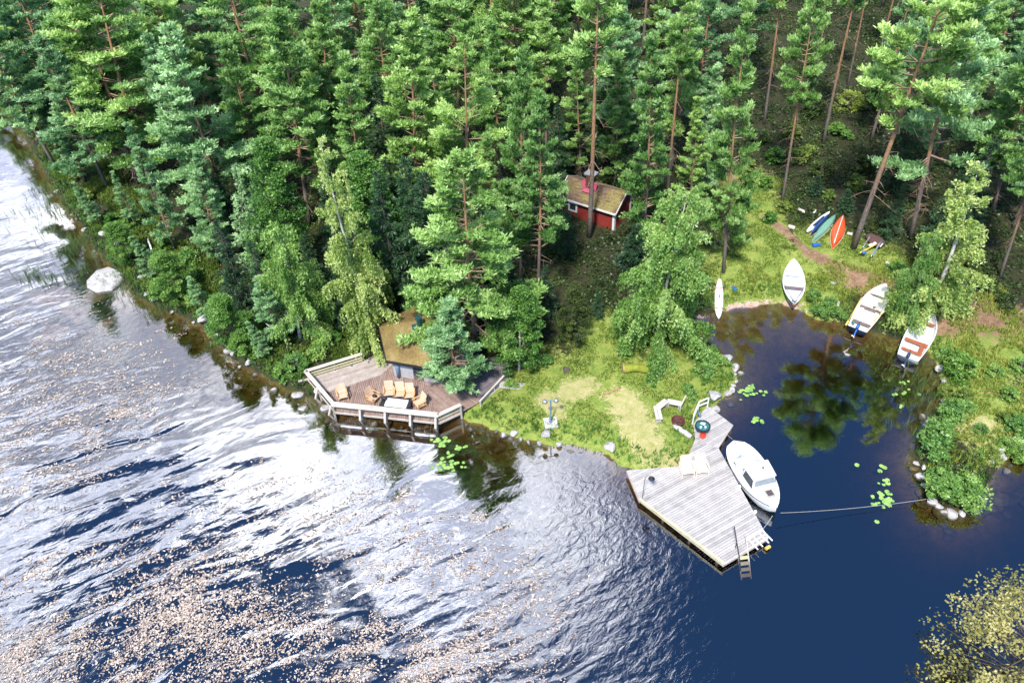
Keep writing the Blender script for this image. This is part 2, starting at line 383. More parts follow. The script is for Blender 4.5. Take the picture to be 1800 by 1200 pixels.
def planks(mb, poly, direc, w, gap, z, th, rnd):
    """poly must be convex along each strip"""
    poly = [(p[0], p[1]) for p in poly]
    dx, dy = direc; l = math.hypot(dx, dy); dx, dy = dx/l, dy/l; n = (-dy, dx)
    ds = [p[0]*n[0]+p[1]*n[1] for p in poly]; d = min(ds)
    while d < max(ds):
        q = clip(clip(poly, n, d+w), (-n[0], -n[1]), -(d+gap))
        if len(q) >= 3:
            mb.ctone = rnd.random()**0.6 if rnd.random() > 0.1 else 0.0; zz = z+rnd.uniform(-0.006, 0.006)
            mb.prism(q, zz-th, zz)
        d += w
def v2(a): return (a[0], a[1])
# ------------------------------------------------------------------ ground
def axis_pts(lo, a, b, hi, step):
    mid = list(np.arange(a, b, step)); out = mid[:]
    s, x = step, mid[-1]
    while x < hi: s *= 1.18; x += s; out.append(x)
    s, x = step, mid[0]
    while x > lo: s *= 1.18; x -= s; out.insert(0, x)
    return np.array(out)
gx = axis_pts(-900, -52, 50, 900, 0.36); gy = axis_pts(-150, 14, 84, 1700, 0.34)
XX, YY = np.meshgrid(gx, gy); ZZ = height(XX.ravel(), YY.ravel())
nx, ny = len(gx), len(gy)
me = bpy.data.meshes.new('ground')
me.vertices.add(nx*ny); me.vertices.foreach_set('co', np.stack([XX.ravel(), YY.ravel(), ZZ], 1).astype(np.float32).ravel())
ii, jj = np.meshgrid(np.arange(nx-1), np.arange(ny-1)); b0 = (jj*nx+ii).ravel()
q = np.stack([b0, b0+1, b0+1+nx, b0+nx], 1).astype(np.int32)
me.loops.add(q.size); me.loops.foreach_set('vertex_index', q.ravel())
me.polygons.add(len(q)); me.polygons.foreach_set('loop_start', np.arange(0, q.size, 4, dtype=np.int32)); me.polygons.foreach_set('loop_total', np.full(len(q), 4, dtype=np.int32))
me.polygons.foreach_set('use_smooth', np.ones(len(q), dtype=bool))
def caps(segs, X, Y):
    out = np.zeros(X.shape)
    for (x0, y0, x1, y1, r) in segs:
        a, b = P(x0, y0, 0.7), P(x1, y1, 0.7)
        ex, ey = b.x-a.x, b.y-a.y
        t = np.clip(((X-a.x)*ex+(Y-a.y)*ey)/(ex*ex+ey*ey+1e-6), 0, 1)
        d = np.hypot(X-a.x-t*ex, Y-a.y-t*ey)
        out = np.maximum(out, np.clip(1.15-d/r*0.75, 0, 1))
    return out
fx, fy = XX.ravel(), YY.ravel()
LAWN = [(850,740,1000,745,3.6),(930,690,1200,690,4.6),(1000,760,1180,790,3.6),(1080,640,1060,590,2.6),(1200,650,1270,660,3.0),
        (1310,330,1340,420,3.0),(1330,470,1400,500,5.0),(1300,520,1390,515,2.5),(1440,440,1540,470,3.2),(1700,620,1800,600,4),(1730,690,1760,760,3)]
DRY = [(1095,705,1150,790,1.6),(1150,800,1185,812,1.2),(1000,690,1030,680,1.3),(960,700,980,720,1.0),(1700,740,1740,760,1.8)]
SOIL = [(1345,385,1420,445,.55),(1420,445,1490,482,.8),(1490,482,1560,505,1.7),(1660,555,1800,572,2.6),(1560,500,1680,560,1.3)]
SAND = [(1238,556,1300,545,0.9),(1300,537,1392,533,1.3)]
z4 = np.stack([caps(LAWN, fx, fy), caps(DRY, fx, fy), caps(SOIL, fx, fy), caps(SAND, fx, fy)], 1).astype(np.float32)
a = me.attributes.new('zones', 'FLOAT_COLOR', 'POINT'); a.data.foreach_set('color', z4.ravel())
me.update()
def groundmat():
    m, nt, bs = nmat('ground'); co = geopos(nt)
    z = attr(nt, 'zones'); sp = nt.nodes.new('ShaderNodeSeparateColor'); nt.links.new(z.outputs['Color'], sp.inputs[0])
    sxyz = nt.nodes.new('ShaderNodeSeparateXYZ'); nt.links.new(co, sxyz.inputs[0])
    nb = noise(nt, 0.35, 5, 0.65, co); nm = noise(nt, 1.6, 6, 0.7, co); nf = noise(nt, 9, 5, 0.75, co)
    mixn = mth(nt, 'ADD', mth(nt, 'MULTIPLY', nm, 0.5), mth(nt, 'MULTIPLY', nf, 0.5))
    forest = ramp(nt, [(0.36, (0.010, 0.010, 0.005)), (0.48, (0.024, 0.026, 0.008)), (0.58, (0.045, 0.05, 0.012)), (0.7, (0.08, 0.055, 0.03))], mixn)  # dark ramp carries the shade under the trees
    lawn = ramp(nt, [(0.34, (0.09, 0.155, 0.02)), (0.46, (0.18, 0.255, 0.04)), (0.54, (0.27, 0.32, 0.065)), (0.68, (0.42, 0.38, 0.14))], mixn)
    dry = ramp(nt, [(0.38, (0.27, 0.29, 0.08)), (0.5, (0.41, 0.38, 0.15)), (0.64, (0.56, 0.48, 0.27))], mixn)
    soil = ramp(nt, [(0.36, (0.11, 0.06, 0.03)), (0.5, (0.25, 0.15, 0.09)), (0.64, (0.42, 0.29, 0.19))], mixn)
    sand = ramp(nt, [(0.36, (0.38, 0.22, 0.18)), (0.5, (0.52, 0.34, 0.30)), (0.64, (0.66, 0.50, 0.44))], mixn)
    bed = ramp(nt, [(0.36, (0.08, 0.055, 0.018)), (0.5, (0.20, 0.14, 0.045)), (0.66, (0.32, 0.24, 0.09))], mixn)
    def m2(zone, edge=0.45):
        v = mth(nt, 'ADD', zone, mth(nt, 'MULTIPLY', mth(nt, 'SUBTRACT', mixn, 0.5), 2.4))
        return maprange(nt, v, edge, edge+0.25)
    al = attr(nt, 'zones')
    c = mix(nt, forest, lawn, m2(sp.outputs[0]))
    c = mix(nt, c, dry, m2(sp.outputs[1], 0.5))
    c = mix(nt, c, soil, m2(sp.outputs[2], 0.5))
    c = mix(nt, c, sand, m2(al.outputs['Alpha'], 0.5))
    c = mix(nt, c, bed, maprange(nt, sxyz.outputs[2], 0.05, -0.08))
    nt.links.new(c, bs.inputs['Base Color']); bs.inputs['Roughness'].default_value = 0.95
    bump(nt, bs, mixn, 0.9, 0.12)
    return m
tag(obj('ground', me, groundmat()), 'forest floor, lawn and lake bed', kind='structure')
# ------------------------------------------------------------------ water
WAVE1, WAVE2 = 0.15, 0.024
def watermat():
    m, nt, bs = nmat('lake_water'); nt.nodes.remove(bs); out = nt.nodes['Material Output']
    co = geopos(nt)
    s = nt.nodes.new('ShaderNodeSeparateXYZ'); nt.links.new(co, s.inputs[0])
    # swell: long crests running lower left to upper right
    mp = nt.nodes.new('ShaderNodeMapping'); mp.vector_type = 'TEXTURE'; mp.inputs['Rotation'].default_value = (0, 0, R(24)); mp.inputs['Scale'].default_value = (2.7, 1.0, 1)
    nt.links.new(co, mp.inputs[0])
    n1 = noise(nt, 0.60, 2, 0.45, mp.outputs[0], 0.6)
    mp2 = nt.nodes.new('ShaderNodeMapping'); mp2.vector_type = 'TEXTURE'; mp2.inputs['Rotation'].default_value = (0, 0, R(38)); mp2.inputs['Scale'].default_value = (1.8, 1.0, 1)
    nt.links.new(co, mp2.inputs[0])
    n5 = noise(nt, 1.3, 3, 0.5, mp2.outputs[0], 0.4)
    n2 = noise(nt, 2.6, 4, 0.55, mp2.outputs[0], 0.8)
    at = attr(nt, 'calm'); sv = nt.nodes.new('ShaderNodeSeparateXYZ'); nt.links.new(at.outputs['Vector'], sv.inputs[0])
    n4 = noise(nt, 0.16, 3, 0.6, mp.outputs[0])    # gusts: rougher and smoother lanes
    gust = maprange(nt, n4, 0.38, 0.62, 0.45, 1.25)
    h = mth(nt, 'ADD', mth(nt, 'MULTIPLY', mth(nt, 'MULTIPLY', n1, mth(nt, 'MULTIPLY', sv.outputs[0], gust)), WAVE1*1.0), mth(nt, 'MULTIPLY', mth(nt, 'MULTIPLY', n2, sv.outputs[1]), WAVE2))
    h = mth(nt, 'ADD', h, mth(nt, 'MULTIPLY', mth(nt, 'MULTIPLY', n5, sv.outputs[0]), 0.022))
    b = nt.nodes.new('ShaderNodeBump'); b.inputs['Strength'].default_value = 1.0; b.inputs['Distance'].default_value = 1.0
    nt.links.new(h, b.inputs['Height'])
    gl = nt.nodes.new('ShaderNodeBsdfGlossy'); gl.inputs['Roughness'].default_value = 0.02; nt.links.new(b.outputs[0], gl.inputs['Normal'])
    gl.inputs['Color'].default_value = (0.92, 0.95, 1.0, 1)
    tr = nt.nodes.new('ShaderNodeBsdfTransparent')
    lw = nt.nodes.new('ShaderNodeFresnel'); lw.inputs['IOR'].default_value = 1.33; nt.links.new(b.outputs[0], lw.inputs['Normal'])
    fac = mth(nt, 'ADD', mth(nt, 'MULTIPLY', lw.outputs[0], 1.2), 0.25, clamp=True)
    mx = nt.nodes.new('ShaderNodeMixShader'); nt.links.new(fac, mx.inputs[0]); nt.links.new(tr.outputs[0], mx.inputs[1]); nt.links.new(gl.outputs[0], mx.inputs[2])
    nt.links.new(mx.outputs[0], out.inputs['Surface'])
    va = nt.nodes.new('ShaderNodeVolumeAbsorption'); va.inputs['Color'].default_value = (0.50, 0.38, 0.16, 1); va.inputs['Density'].default_value = 1.7
    nt.links.new(va.outputs[0], out.inputs['Volume'])
    return m
wx = axis_pts(-850, -52, 50, 850, 0.8); wy = axis_pts(-140, 14, 84, 1600, 0.8)
WX, WY = np.meshgrid(wx, wy); mx_, my_ = len(wx), len(wy); WX, WY = WX.ravel(), WY.ravel()
sdw = -np.maximum(sdf(L1, WX, WY), sdf(isl, WX, WY))
e1, e2 = P(1250, 830), P(430, 640)
def sm(v, a_, b_): t = np.clip((v-a_)/(b_-a_), 0, 1); return t*t*(3-2*t)
wv = wob(WX, WY, 0.4, 1.6)
opn = sm(sdw+wv*0.7, 1.0, 9.0)*sm(-(WX+wv), -12.0, 2.0)
sheltered = sm(-(WX-P(1100, 850).x+wv*0.6-0.25*(WY-35)), -10.0, -1.0)
ripple = 0.10+0.22*sheltered*sm(sdw, 0.3, 6.0)+0.85*np.exp(-((WX-P(1080, 900).x+wv)/5.0)**2)*sm(sdw, 0.2, 3.0)
V_ = np.stack([WX, WY, np.zeros(len(WX))], 1)
me = bpy.data.meshes.new('water')
bidx = list(range(mx_))+[j*mx_+mx_-1 for j in range(1, my_)]+[(my_-1)*mx_+i for i in range(mx_-2, -1, -1)]+[j*mx_ for j in range(my_-2, 0, -1)]
low = V_[bidx]-np.array([0, 0, 6.0]); nb_ = len(bidx); n0 = len(V_)
b0 = (np.meshgrid(np.arange(mx_-1), np.arange(my_-1))[1]*mx_+np.meshgrid(np.arange(mx_-1), np.arange(my_-1))[0]).ravel()
fcs = np.stack([b0, b0+1, b0+1+mx_, b0+mx_], 1).tolist()+[[bidx[i], n0+i, n0+(i+1) % nb_, bidx[(i+1) % nb_]] for i in range(nb_)]+[[n0+i for i in range(nb_)][::-1]]
me.from_pydata(np.concatenate([V_, low]).tolist(), [], fcs)
a = me.attributes.new('calm', 'FLOAT_VECTOR', 'POINT'); a.data.foreach_set('vector', np.concatenate([np.stack([opn, ripple, sdw*0], 1), np.zeros((nb_, 3))]).astype(np.float32).ravel())
me.update(); tag(obj('water', me, watermat()), 'dark lake water, rippled outside and calm in the cove', kind='structure')
# ------------------------------------------------------------------ sky + sun
SUN_EL, SUN_AZ = R(56), R(200)      # azimuth measured clockwise from +Y
w = bpy.data.worlds.new('World'); sc.world = w; w.use_nodes = True
nt = w.node_tree; bg = nt.nodes['Background']
sky = nt.nodes.new('ShaderNodeTexSky'); sky.sky_type = 'NISHITA'; sky.sun_disc = False
sky.sun_elevation = SUN_EL; sky.sun_rotation = SUN_AZ
tc = nt.nodes.new('ShaderNodeTexCoord').outputs['Generated']
s = nt.nodes.new('ShaderNodeSeparateXYZ'); nt.links.new(tc, s.inputs[0])
zc = mth(nt, 'MAXIMUM', s.outputs[2], 0.06)
u = mth(nt, 'DIVIDE', s.outputs[0], zc); v = mth(nt, 'DIVIDE', s.outputs[1], zc)
cb = nt.nodes.new('ShaderNodeCombineXYZ'); nt.links.new(u, cb.inputs[0]); nt.links.new(v, cb.inputs[1])
c1 = noise(nt, 2.3, 7, 0.6, cb.outputs[0], 0.5)
hole = mth(nt, 'MULTIPLY', mth(nt, 'MULTIPLY', maprange(nt, u, -0.75, -0.55), maprange(nt, u, -0.12, -0.35)), mth(nt, 'MULTIPLY', maprange(nt, v, 0.40, 0.50), maprange(nt, v, 0.80, 0.66)))
slate = mth(nt, 'MULTIPLY', maprange(nt, u, -0.15, -0.55), mth(nt, 'MULTIPLY', maprange(nt, v, 0.86, 1.02), maprange(nt, v, 1.5, 1.3)))
bias = mth(nt, 'ADD', maprange(nt, u, 0.36, 0.06, -0.29, 0.09), mth(nt, 'SUBTRACT', maprange(nt, v, 0.40, 0.70, -0.14, 0.07), mth(nt, 'ADD', mth(nt, 'MULTIPLY', hole, 0.16), mth(nt, 'MULTIPLY', slate, 0.07))))
cm = maprange(nt, mth(nt, 'ADD', c1, bias), 0.43, 0.60)
c2 = noise(nt, 4.2, 7, 0.66, cb.outputs[0])
cloud = ramp(nt, [(0.36, (4.5, 5.4, 8.5)), (0.49, (13, 13.5, 16)), (0.57, (29, 28.5, 28.5))], c2)
glow = mth(nt, 'MULTIPLY', maprange(nt, u, 0.25, -0.2), maprange(nt, v, 0.1, 0.7))
cl2 = nt.nodes.new('ShaderNodeVectorMath'); cl2.operation = 'SCALE'; nt.links.new(cloud, cl2.inputs[0])
nt.links.new(mth(nt, 'SUBTRACT', mth(nt, 'ADD', mth(nt, 'MULTIPLY', glow, 0.62), 0.78), mth(nt, 'MULTIPLY', slate, 0.72)), cl2.inputs['Scale'])
skt = mix(nt, sky.outputs[0], (0.46, 0.84, 1.22), 1.0, 'MULTIPLY')
mxn = mix(nt, skt, cl2.outputs[0], cm)
nt.links.new(mxn, bg.inputs[0]); bg.inputs[1].default_value = 0.10
sun = bpy.data.objects.new('sun', bpy.data.lights.new('sun', 'SUN')); COL.objects.link(sun)
sun.data.energy = 4.2; sun.data.angle = R(6); sun.data.color = (1.0, 0.95, 0.86)
sdv = Vector((math.sin(SUN_AZ)*math.cos(SUN_EL), math.cos(SUN_AZ)*math.cos(SUN_EL), math.sin(SUN_EL)))
sun.rotation_euler = sdv.to_track_quat('Z', 'Y').to_euler()
sc.view_settings.view_transform = 'Standard'; sc.view_settings.look = 'None'; sc.view_settings.exposure = 0.55; sc.view_settings.gamma = 1
sc.cycles.max_bounces = 8; sc.cycles.transparent_max_bounces = 16; sc.cycles.diffuse_bounces = 3; sc.cycles.glossy_bounces = 3
sc.cycles.sample_clamp_indirect = 4.0; sc.cycles.caustics_reflective = False; sc.cycles.caustics_refractive = False
sc.cycles.use_denoising = True
# ------------------------------------------------------------------ trees: prototypes
def unit(a): return a/np.maximum(np.linalg.norm(a, axis=-1, keepdims=True), 1e-6)
def blades(C, A, k, ln, wd, up=0.3, spread=0.75, tone=None, r=rng):
    """k needles (triangles) at every tuft centre C along the tuft axis A"""
    n = len(C); C = np.repeat(C, k, 0); A = np.repeat(A, k, 0)
    d = unit(A*0.75 + unit(r.normal(size=C.shape))*spread + np.array([0, 0, up]))
    s = unit(np.cross(d, r.normal(size=C.shape)))
    L = ln*r.uniform(0.6, 1.25, (n*k, 1)); W = wd*r.uniform(0.7, 1.3, (n*k, 1))
    base = C + r.normal(size=C.shape)*0.04
    V = np.stack([base-s*W*0.6, base+d*L*0.55+s*W, base+d*L, base+d*L*0.5-s*W], 1)
    t = np.repeat(tone if tone is not None else r.random(n), k)+r.normal(size=n*k)*0.10
    return V, np.clip(t, 0, 1)
def leaves(C, size, tone, r=rng, flat=0.0, long=1.5, down=0.0):
    n = len(C); d = unit(r.normal(size=C.shape)*np.array([1, 1, 1-flat])+np.array([0, 0, -down])); s = unit(np.cross(d, unit(r.normal(size=C.shape)*np.array([1-flat, 1-flat, 1])+np.array([0, 0, flat]))))
    L = size*long*r.uniform(0.6, 1.2, (n, 1))/2; W = size*r.uniform(0.6, 1.2, (n, 1))/2
    return np.stack([C-d*L, C+s*W, C+d*L, C-s*W], 1), np.clip(tone+r.normal(size=n)*0.14, 0, 1)
def bez(p, d0, L, lift, n=6):
    pts = []; q = np.array(p, float); d = np.array(d0, float)
    for i in range(n):
        pts.append(q.copy()); d = unit(d+np.array([0, 0, lift/n])); q = q+d*L/(n-1)
    return np.array(pts)
def trunk_mb(Ht, r0, bend, rs, k=8, top=0.03):
    mb = MB(); pts = []; rad = []
    for i in range(11):
        t = i/10; pts.append((bend[0]*math.sin(t*2.6)*t, bend[1]*math.sin(t*3.1+1)*t, Ht*t*0.985-0.4*(i == 0)))
        rad.append((r0*(1-t)**0.9+top*t*(1-t)+0.004)*(1.25 if i == 0 else 1))
    mb.tube(pts, rad, k)
    return mb, np.array(pts)
def along(pts, t):
    x = np.clip(t, 0, 0.9999)*(len(pts)-1); i = int(x); return pts[i]+(pts[i+1]-pts[i])*(x-i)
PROTO = {}
def wood_mesh(tm, lm, name):
    nf = len(tm.f); tm.add(lm.v, lm.f); me = tm.mesh(name)
    me.polygons.foreach_set('material_index', [0]*nf+[1]*(len(tm.f)-nf)); return me
def pine_proto(key, cs, Rm, nb, seed, Ht=18.0, hang=0.0, dead=14, gap=0.0, top_flat=0.0, tuftn=1.0):
    rs = random.Random(seed); r = np.random.default_rng(seed)
    tm, tp = trunk_mb(Ht, 0.145, (rs.uniform(-.3, .3), rs.uniform(-.3, .3)), rs)
    lm = MB(); TC = []; TA = []; TT = []
    whor = int(nb/5)
    for b in range(nb):
        t = ((b//5)+rs.uniform(-0.25, 0.25)+0.5)/whor
        t = min(max(t, 0.0), 0.99)
        if gap and rs.random() < gap: continue
        z = cs+(1-cs)*t
        az = rs.uniform(0, 2*math.pi)
        prof = ((1-t)**0.62*0.92+0.08)*(0.5+0.5*min(1, t/0.25)) if cs > 0.3 else ((1-t)**0.72*0.92+0.08)*(0.78+0.22*min(1, t/0.15))
        L = Rm*prof*rs.uniform(0.55, 1.18)
        el = -0.12+0.75*t+rs.uniform(-0.2, 0.2)-hang*(1-t)
        d = np.array([math.cos(az)*math.cos(el), math.sin(az)*math.cos(el), math.sin(el)])
        p0 = along(tp, z); lift = rs.uniform(0.15, 0.7)
        pts = bez(p0, d, L, lift)
        lm.tube(pts, [0.055*(1-t*0.7)*(1-0.8*i/5)+0.008 for i in range(6)], 3, False)
        bt = rs.uniform(0.1, 0.75)
        nt_ = max(4, int(L*5.2))
        for j in range(nt_):
            f = 0.38+0.62*(j+rs.random())/nt_ if L > 1.0 else rs.random()
            q = along(pts, f); tg = unit(along(pts, min(f+0.1, 1))-along(pts, f-0.1))
            side = unit(np.cross(tg, [0, 0, 1]))*(1 if j % 2 else -1)
            tl = (0.22+0.35*L*(1.05-f))*rs.uniform(0.5, 1.2)
            e = unit(tg*0.65+side*rs.uniform(0.3, 1.1)+np.array([0, 0, rs.uniform(0.05, 0.5)]))
            if tl > 0.35 and L > 1.2 and j % 2 == 0: lm.tube([q, q+e*tl], [0.018, 0.006], 3, False)
            m = max(3, int(tl*11*tuftn))
            for i in range(m):
                s_ = (i+0.6)/m
                c = q+e*tl*s_+np.array([rs.gauss(0, .09), rs.gauss(0, .09), rs.gauss(0, .06)])
                TC.append(c); TA.append(unit(e*0.6+np.array([0, 0, 0.75]))); TT.append(bt*0.8+rs.uniform(-.12, .15)+0.15*t+0.55*(f-0.62)+0.12*s_)  # lit tips and tops, shaded interior put into the needle tone
    for b in range(dead):
        t = cs*rs.uniform(0.35, 1.05) if cs > 0.2 else rs.uniform(0.1, 0.5)
        az = rs.uniform(0, 6.28); el = rs.uniform(-0.6, 0.1)
        p = bez(along(tp, t), np.array([math.cos(az)*math.cos(el), math.sin(az)*math.cos(el), math.sin(el)]), rs.uniform(0.4, 1.6), rs.uniform(-1.2, 0.2))
        lm.tube(p, [0.02, 0.018, 0.015, 0.011, 0.008, 0.003], 3, False)
        for kq in range(3):
            f = rs.uniform(0.3, 0.9); a_ = along(p, f); lm.tube([a_, a_+np.array([rs.gauss(0, .3), rs.gauss(0, .3), rs.uniform(-.5, .1)])], [0.012, 0.004], 3, False)
    TC = np.array(TC); TA = np.array(TA); TT = np.clip(np.array(TT), 0, 1)
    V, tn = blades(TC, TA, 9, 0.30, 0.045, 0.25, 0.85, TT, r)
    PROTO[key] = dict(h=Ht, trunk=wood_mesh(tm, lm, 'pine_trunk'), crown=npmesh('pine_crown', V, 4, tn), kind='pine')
pine_proto('full', 0.10, 3.6, 105, 1, hang=0.0, dead=10, tuftn=0.9)
pine_proto('broad', 0.20, 3.5, 95, 2, hang=0.1, dead=16)
pine_proto('mid', 0.28, 2.9, 95, 3, dead=14)
pine_proto('mid2', 0.24, 2.9, 92, 4, dead=14, gap=0.06)
pine_proto('high', 0.45, 2.6, 78, 5, dead=18)
pine_proto('thin', 0.62, 1.9, 55, 6, dead=18, gap=0.1)
pine_proto('low', 0.16, 2.4, 100, 8, dead=8, hang=0.05)
pine_proto('hero', 0.13, 3.8, 96, 17, gap=0.04, dead=24, hang=0.1)
pine_proto('wild', 0.30, 3.6, 60, 12, gap=0.22, dead=24, hang=0.1)
pine_proto('crown', 0.48, 3.2, 62, 13, gap=0.08, dead=20)
pine_proto('ragged', 0.22, 3.3, 62, 9, dead=34, gap=0.18, hang=0.15)
def birch_proto(key, Ht, Rm, nb, seed, droop=2.2, cs=0.12, dens=1.0, leaf=0.105, slim=0.8):
    rs = random.Random(seed); r = np.random.default_rng(seed)
    tm, tp = trunk_mb(Ht, 0.13, (rs.uniform(-.3, .3), rs.uniform(-.3, .3)), rs)
    lm = MB(); LC = []; LT = []
    for b in range(nb):
        t = (b+rs.random())/nb; z = cs+(1-cs)*t; az = rs.uniform(0, 6.28)
        prof = (1-t)**slim*0.86+0.14
        L = Rm*prof*rs.uniform(0.6, 1.15); el = 0.35+0.55*t+rs.uniform(-.2, .2)
        pts = bez(along(tp, z), np.array([math.cos(az)*math.cos(el), math.sin(az)*math.cos(el), math.sin(el)]), L, -1.1)
        lm.tube(pts, [0.04*(1-t*.7)*(1-.8*i/5)+0.006 for i in range(6)], 3, False)
        bt = rs.uniform(0.1, 0.8)
        ns = max(6, int(L*15*dens))
        for j in range(ns):
            f = rs.uniform(0.25, 1.0); q = along(pts, f)
            dl = droop*rs.uniform(0.25, 1.0)*(0.35+0.65*(1-t))*min(1, L/1.5+0.2)
            o = unit(np.array([rs.gauss(0, 1), rs.gauss(0, 1), 0.2]))*rs.uniform(0.1, 0.45)
            m = max(5, int(dl*16)); ss = np.linspace(0, 1, m)[:, None]
            strand = q+o*np.sqrt(ss)*min(1, dl)+np.array([0, 0, -1.0])*dl*ss**1.3
            LC.append(strand+r.normal(size=strand.shape)*0.05); LT.append(np.full(m, bt+rs.uniform(-.12, .18)))
    LC = np.concatenate(LC); LT = np.concatenate(LT)
    V, tn = leaves(LC, leaf, LT, r, long=2.0, down=1.8)
    PROTO[key] = dict(h=Ht, trunk=wood_mesh(tm, lm, 'birch_trunk'), crown=npmesh('birch_crown', V, 4, tn), kind='birch')
birch_proto('birch_tall', 15.5, 2.7, 70, 21, droop=1.9, cs=0.10, dens=1.25)
birch_proto('birch_wide', 12.5, 3.7, 95, 22, droop=2.0, cs=0.10, dens=1.5, slim=0.58)
birch_proto('birch_side', 11.0, 2.6, 60, 23, droop=2.0, cs=0.15, dens=1.3, slim=0.5)
def leafy_proto(key, Ht, Rm, ncl, seed, leaf=0.14, base=0.12, shape=0.6, per=120, clr=0.55):
    rs = random.Random(seed); r = np.random.default_rng(seed)
    tm, tp = trunk_mb(Ht*0.9, 0.12 if Ht > 5 else 0.04, (rs.uniform(-.2, .2), rs.uniform(-.2, .2)), rs, 6, 0.015)
    lm = MB(); LC = []; LT = []
    for c in range(ncl):
        t = (c+rs.random())/ncl; z = Ht*(base+(0.97-base)*t); az = rs.uniform(0, 6.28)
        rad = Rm*((1-t)**shape)*(0.6+0.4*min(1, t/0.2))*rs.uniform(0.35, 1.05)
        ctr = np.array([math.cos(az)*rad, math.sin(az)*rad, z])
        st = along(tp, max(0.02, (z-0.5*rad)/(Ht*0.9)) if z < Ht*0.95 else 0.95)
        lm.tube([st, (st+ctr)/2+np.array([0, 0, 0.1]), ctr], [0.035, 0.02, 0.006], 3, False)
        m = int(per*rs.uniform(0.6, 1.3)); cr = clr*rs.uniform(0.6, 1.3)
        pp = unit(r.normal(size=(m, 3)))*np.array([cr, cr, cr*0.6])*(r.random((m, 1))**0.4)
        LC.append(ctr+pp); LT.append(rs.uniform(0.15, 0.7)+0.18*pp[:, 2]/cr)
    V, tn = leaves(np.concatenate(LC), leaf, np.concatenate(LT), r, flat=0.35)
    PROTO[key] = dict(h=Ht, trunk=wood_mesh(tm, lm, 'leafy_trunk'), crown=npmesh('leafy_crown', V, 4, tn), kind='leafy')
leafy_proto('alder', 11.0, 2.6, 120, 31, leaf=0.12, per=150)
leafy_proto('alder2', 9.0, 2.6, 100, 32, leaf=0.12, per=150)
leafy_proto('bush', 1.7, 1.15, 30, 33, leaf=0.15, base=0.1, shape=0.45, per=60, clr=0.36)
leafy_proto('bush2', 1.4, 1.3, 28, 34, leaf=0.13, base=0.1, shape=0.4, per=60, clr=0.36)
leafy_proto('sparse', 6.0, 3.6, 95, 35, leaf=0.085, base=0.30, shape=0.30, per=85, clr=0.6)
def spruce_proto(key, Ht, Rm, seed):
    rs = random.Random(seed); r = np.random.default_rng(seed)
    tm, tp = trunk_mb(Ht, 0.12, (0, 0), rs, 6, 0.01); lm = MB(); TC = []; TA = []; TT = []
    for b in range(110):
        t = (b+rs.random())/110; az = rs.uniform(0, 6.28); L = Rm*((1-t)**0.9*0.95+0.05)*rs.uniform(0.75, 1.1); el = 0.1+0.5*t
        pts = bez(along(tp, 0.04+0.95*t), np.array([math.cos(az)*math.cos(el), math.sin(az)*math.cos(el), math.sin(el)]), L, -0.45)
        lm.tube(pts, [0.02]*5+[0.004], 3, False); bt = rs.uniform(.1, .8)
        for j in range(max(4, int(L*16))):
            f = rs.random()**0.8; q = along(pts, f); s_ = (1-f)*L*0.35*rs.uniform(-1, 1)
            tg = unit(pts[-1]-pts[0]); sd_ = unit(np.cross(tg, [0, 0, 1]))
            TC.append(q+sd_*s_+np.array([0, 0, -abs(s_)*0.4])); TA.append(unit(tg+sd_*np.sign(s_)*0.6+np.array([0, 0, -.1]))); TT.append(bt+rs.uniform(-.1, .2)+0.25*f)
    V, tn = blades(np.array(TC), np.array(TA), 6, 0.24, 0.03, 0.0, 0.5, np.clip(np.array(TT), 0, 1), r)
    PROTO[key] = dict(h=Ht, trunk=wood_mesh(tm, lm, 'spruce_trunk'), crown=npmesh('spruce_crown', V, 4, tn), kind='spruce')
spruce_proto('spruce', 9.0, 1.9, 41)
spruce_proto('spruce2', 4.0, 1.3, 42)
KIND = {'pine': ('pine_tree', 'barkp', 'limb', 'pine'), 'birch': ('birch_tree', 'barkb', 'barkd', 'birch'),
        'leafy': ('leafy_tree', 'barkd', 'barkd', 'alder'), 'spruce': ('spruce_tree', 'barkd', 'barkd', 'spruce')}
PM = {}
def pmesh(key, part, mat, mat2=None):
    k = (key, part, mat)
    if k not in PM:
        me = PROTO[key][part].copy()
        me.materials.append(MT[mat]); PM[k] = me
        if mat2: me.materials.append(MT[mat2])
        if part == 'trunk': me.polygons.foreach_set('use_smooth', [True]*len(me.polygons))
    return PM[k]
def plant(key, base, h, wide=1.0, lean=(0, 0), rz=None, label=None, group=None, name=None, cat='tree', leafmat=None, parts=3, barkmat=None):
    p = PROTO[key]; kd = KIND[p['kind']]
    o = empty(name or kd[0], base, 0, label, cat, group)
    s = h/p['h']
    rz = random.uniform(0, 6.28) if rz is None else rz
    tilt = Matrix.Identity(3)
    dv = Vector((lean[0], lean[1], h)).normalized()
    q = Vector((0, 0, 1)).rotation_difference(dv) @ Matrix.Rotation(rz, 3, 'Z').to_quaternion()
    o.rotation_mode = 'QUATERNION'; o.rotation_quaternion = q
    o.scale = (s*wide, s*wide, s)
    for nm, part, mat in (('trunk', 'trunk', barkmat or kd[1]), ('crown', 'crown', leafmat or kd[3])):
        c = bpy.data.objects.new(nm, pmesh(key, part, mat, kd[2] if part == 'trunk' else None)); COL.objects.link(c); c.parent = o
    return o
def tree(key, bx, by, tx, ty, label, wide=1.0, fwd=0.0, hmul=1.0, **kw):
    """base seen at (bx,by), top towards (tx,ty) of the layout"""
    b = G(bx, by); d = ray(tx, ty); t = (b.y+fwd-CAM[1])/d[1]; top = CAM+d*t
    h = (top[2]-b.z); lx = top[0]-b.x
    return plant(key, b+Vector((0, 0, -0.05)), math.hypot(h, lx)*hmul, wide, (lx, fwd), label=label, **kw)
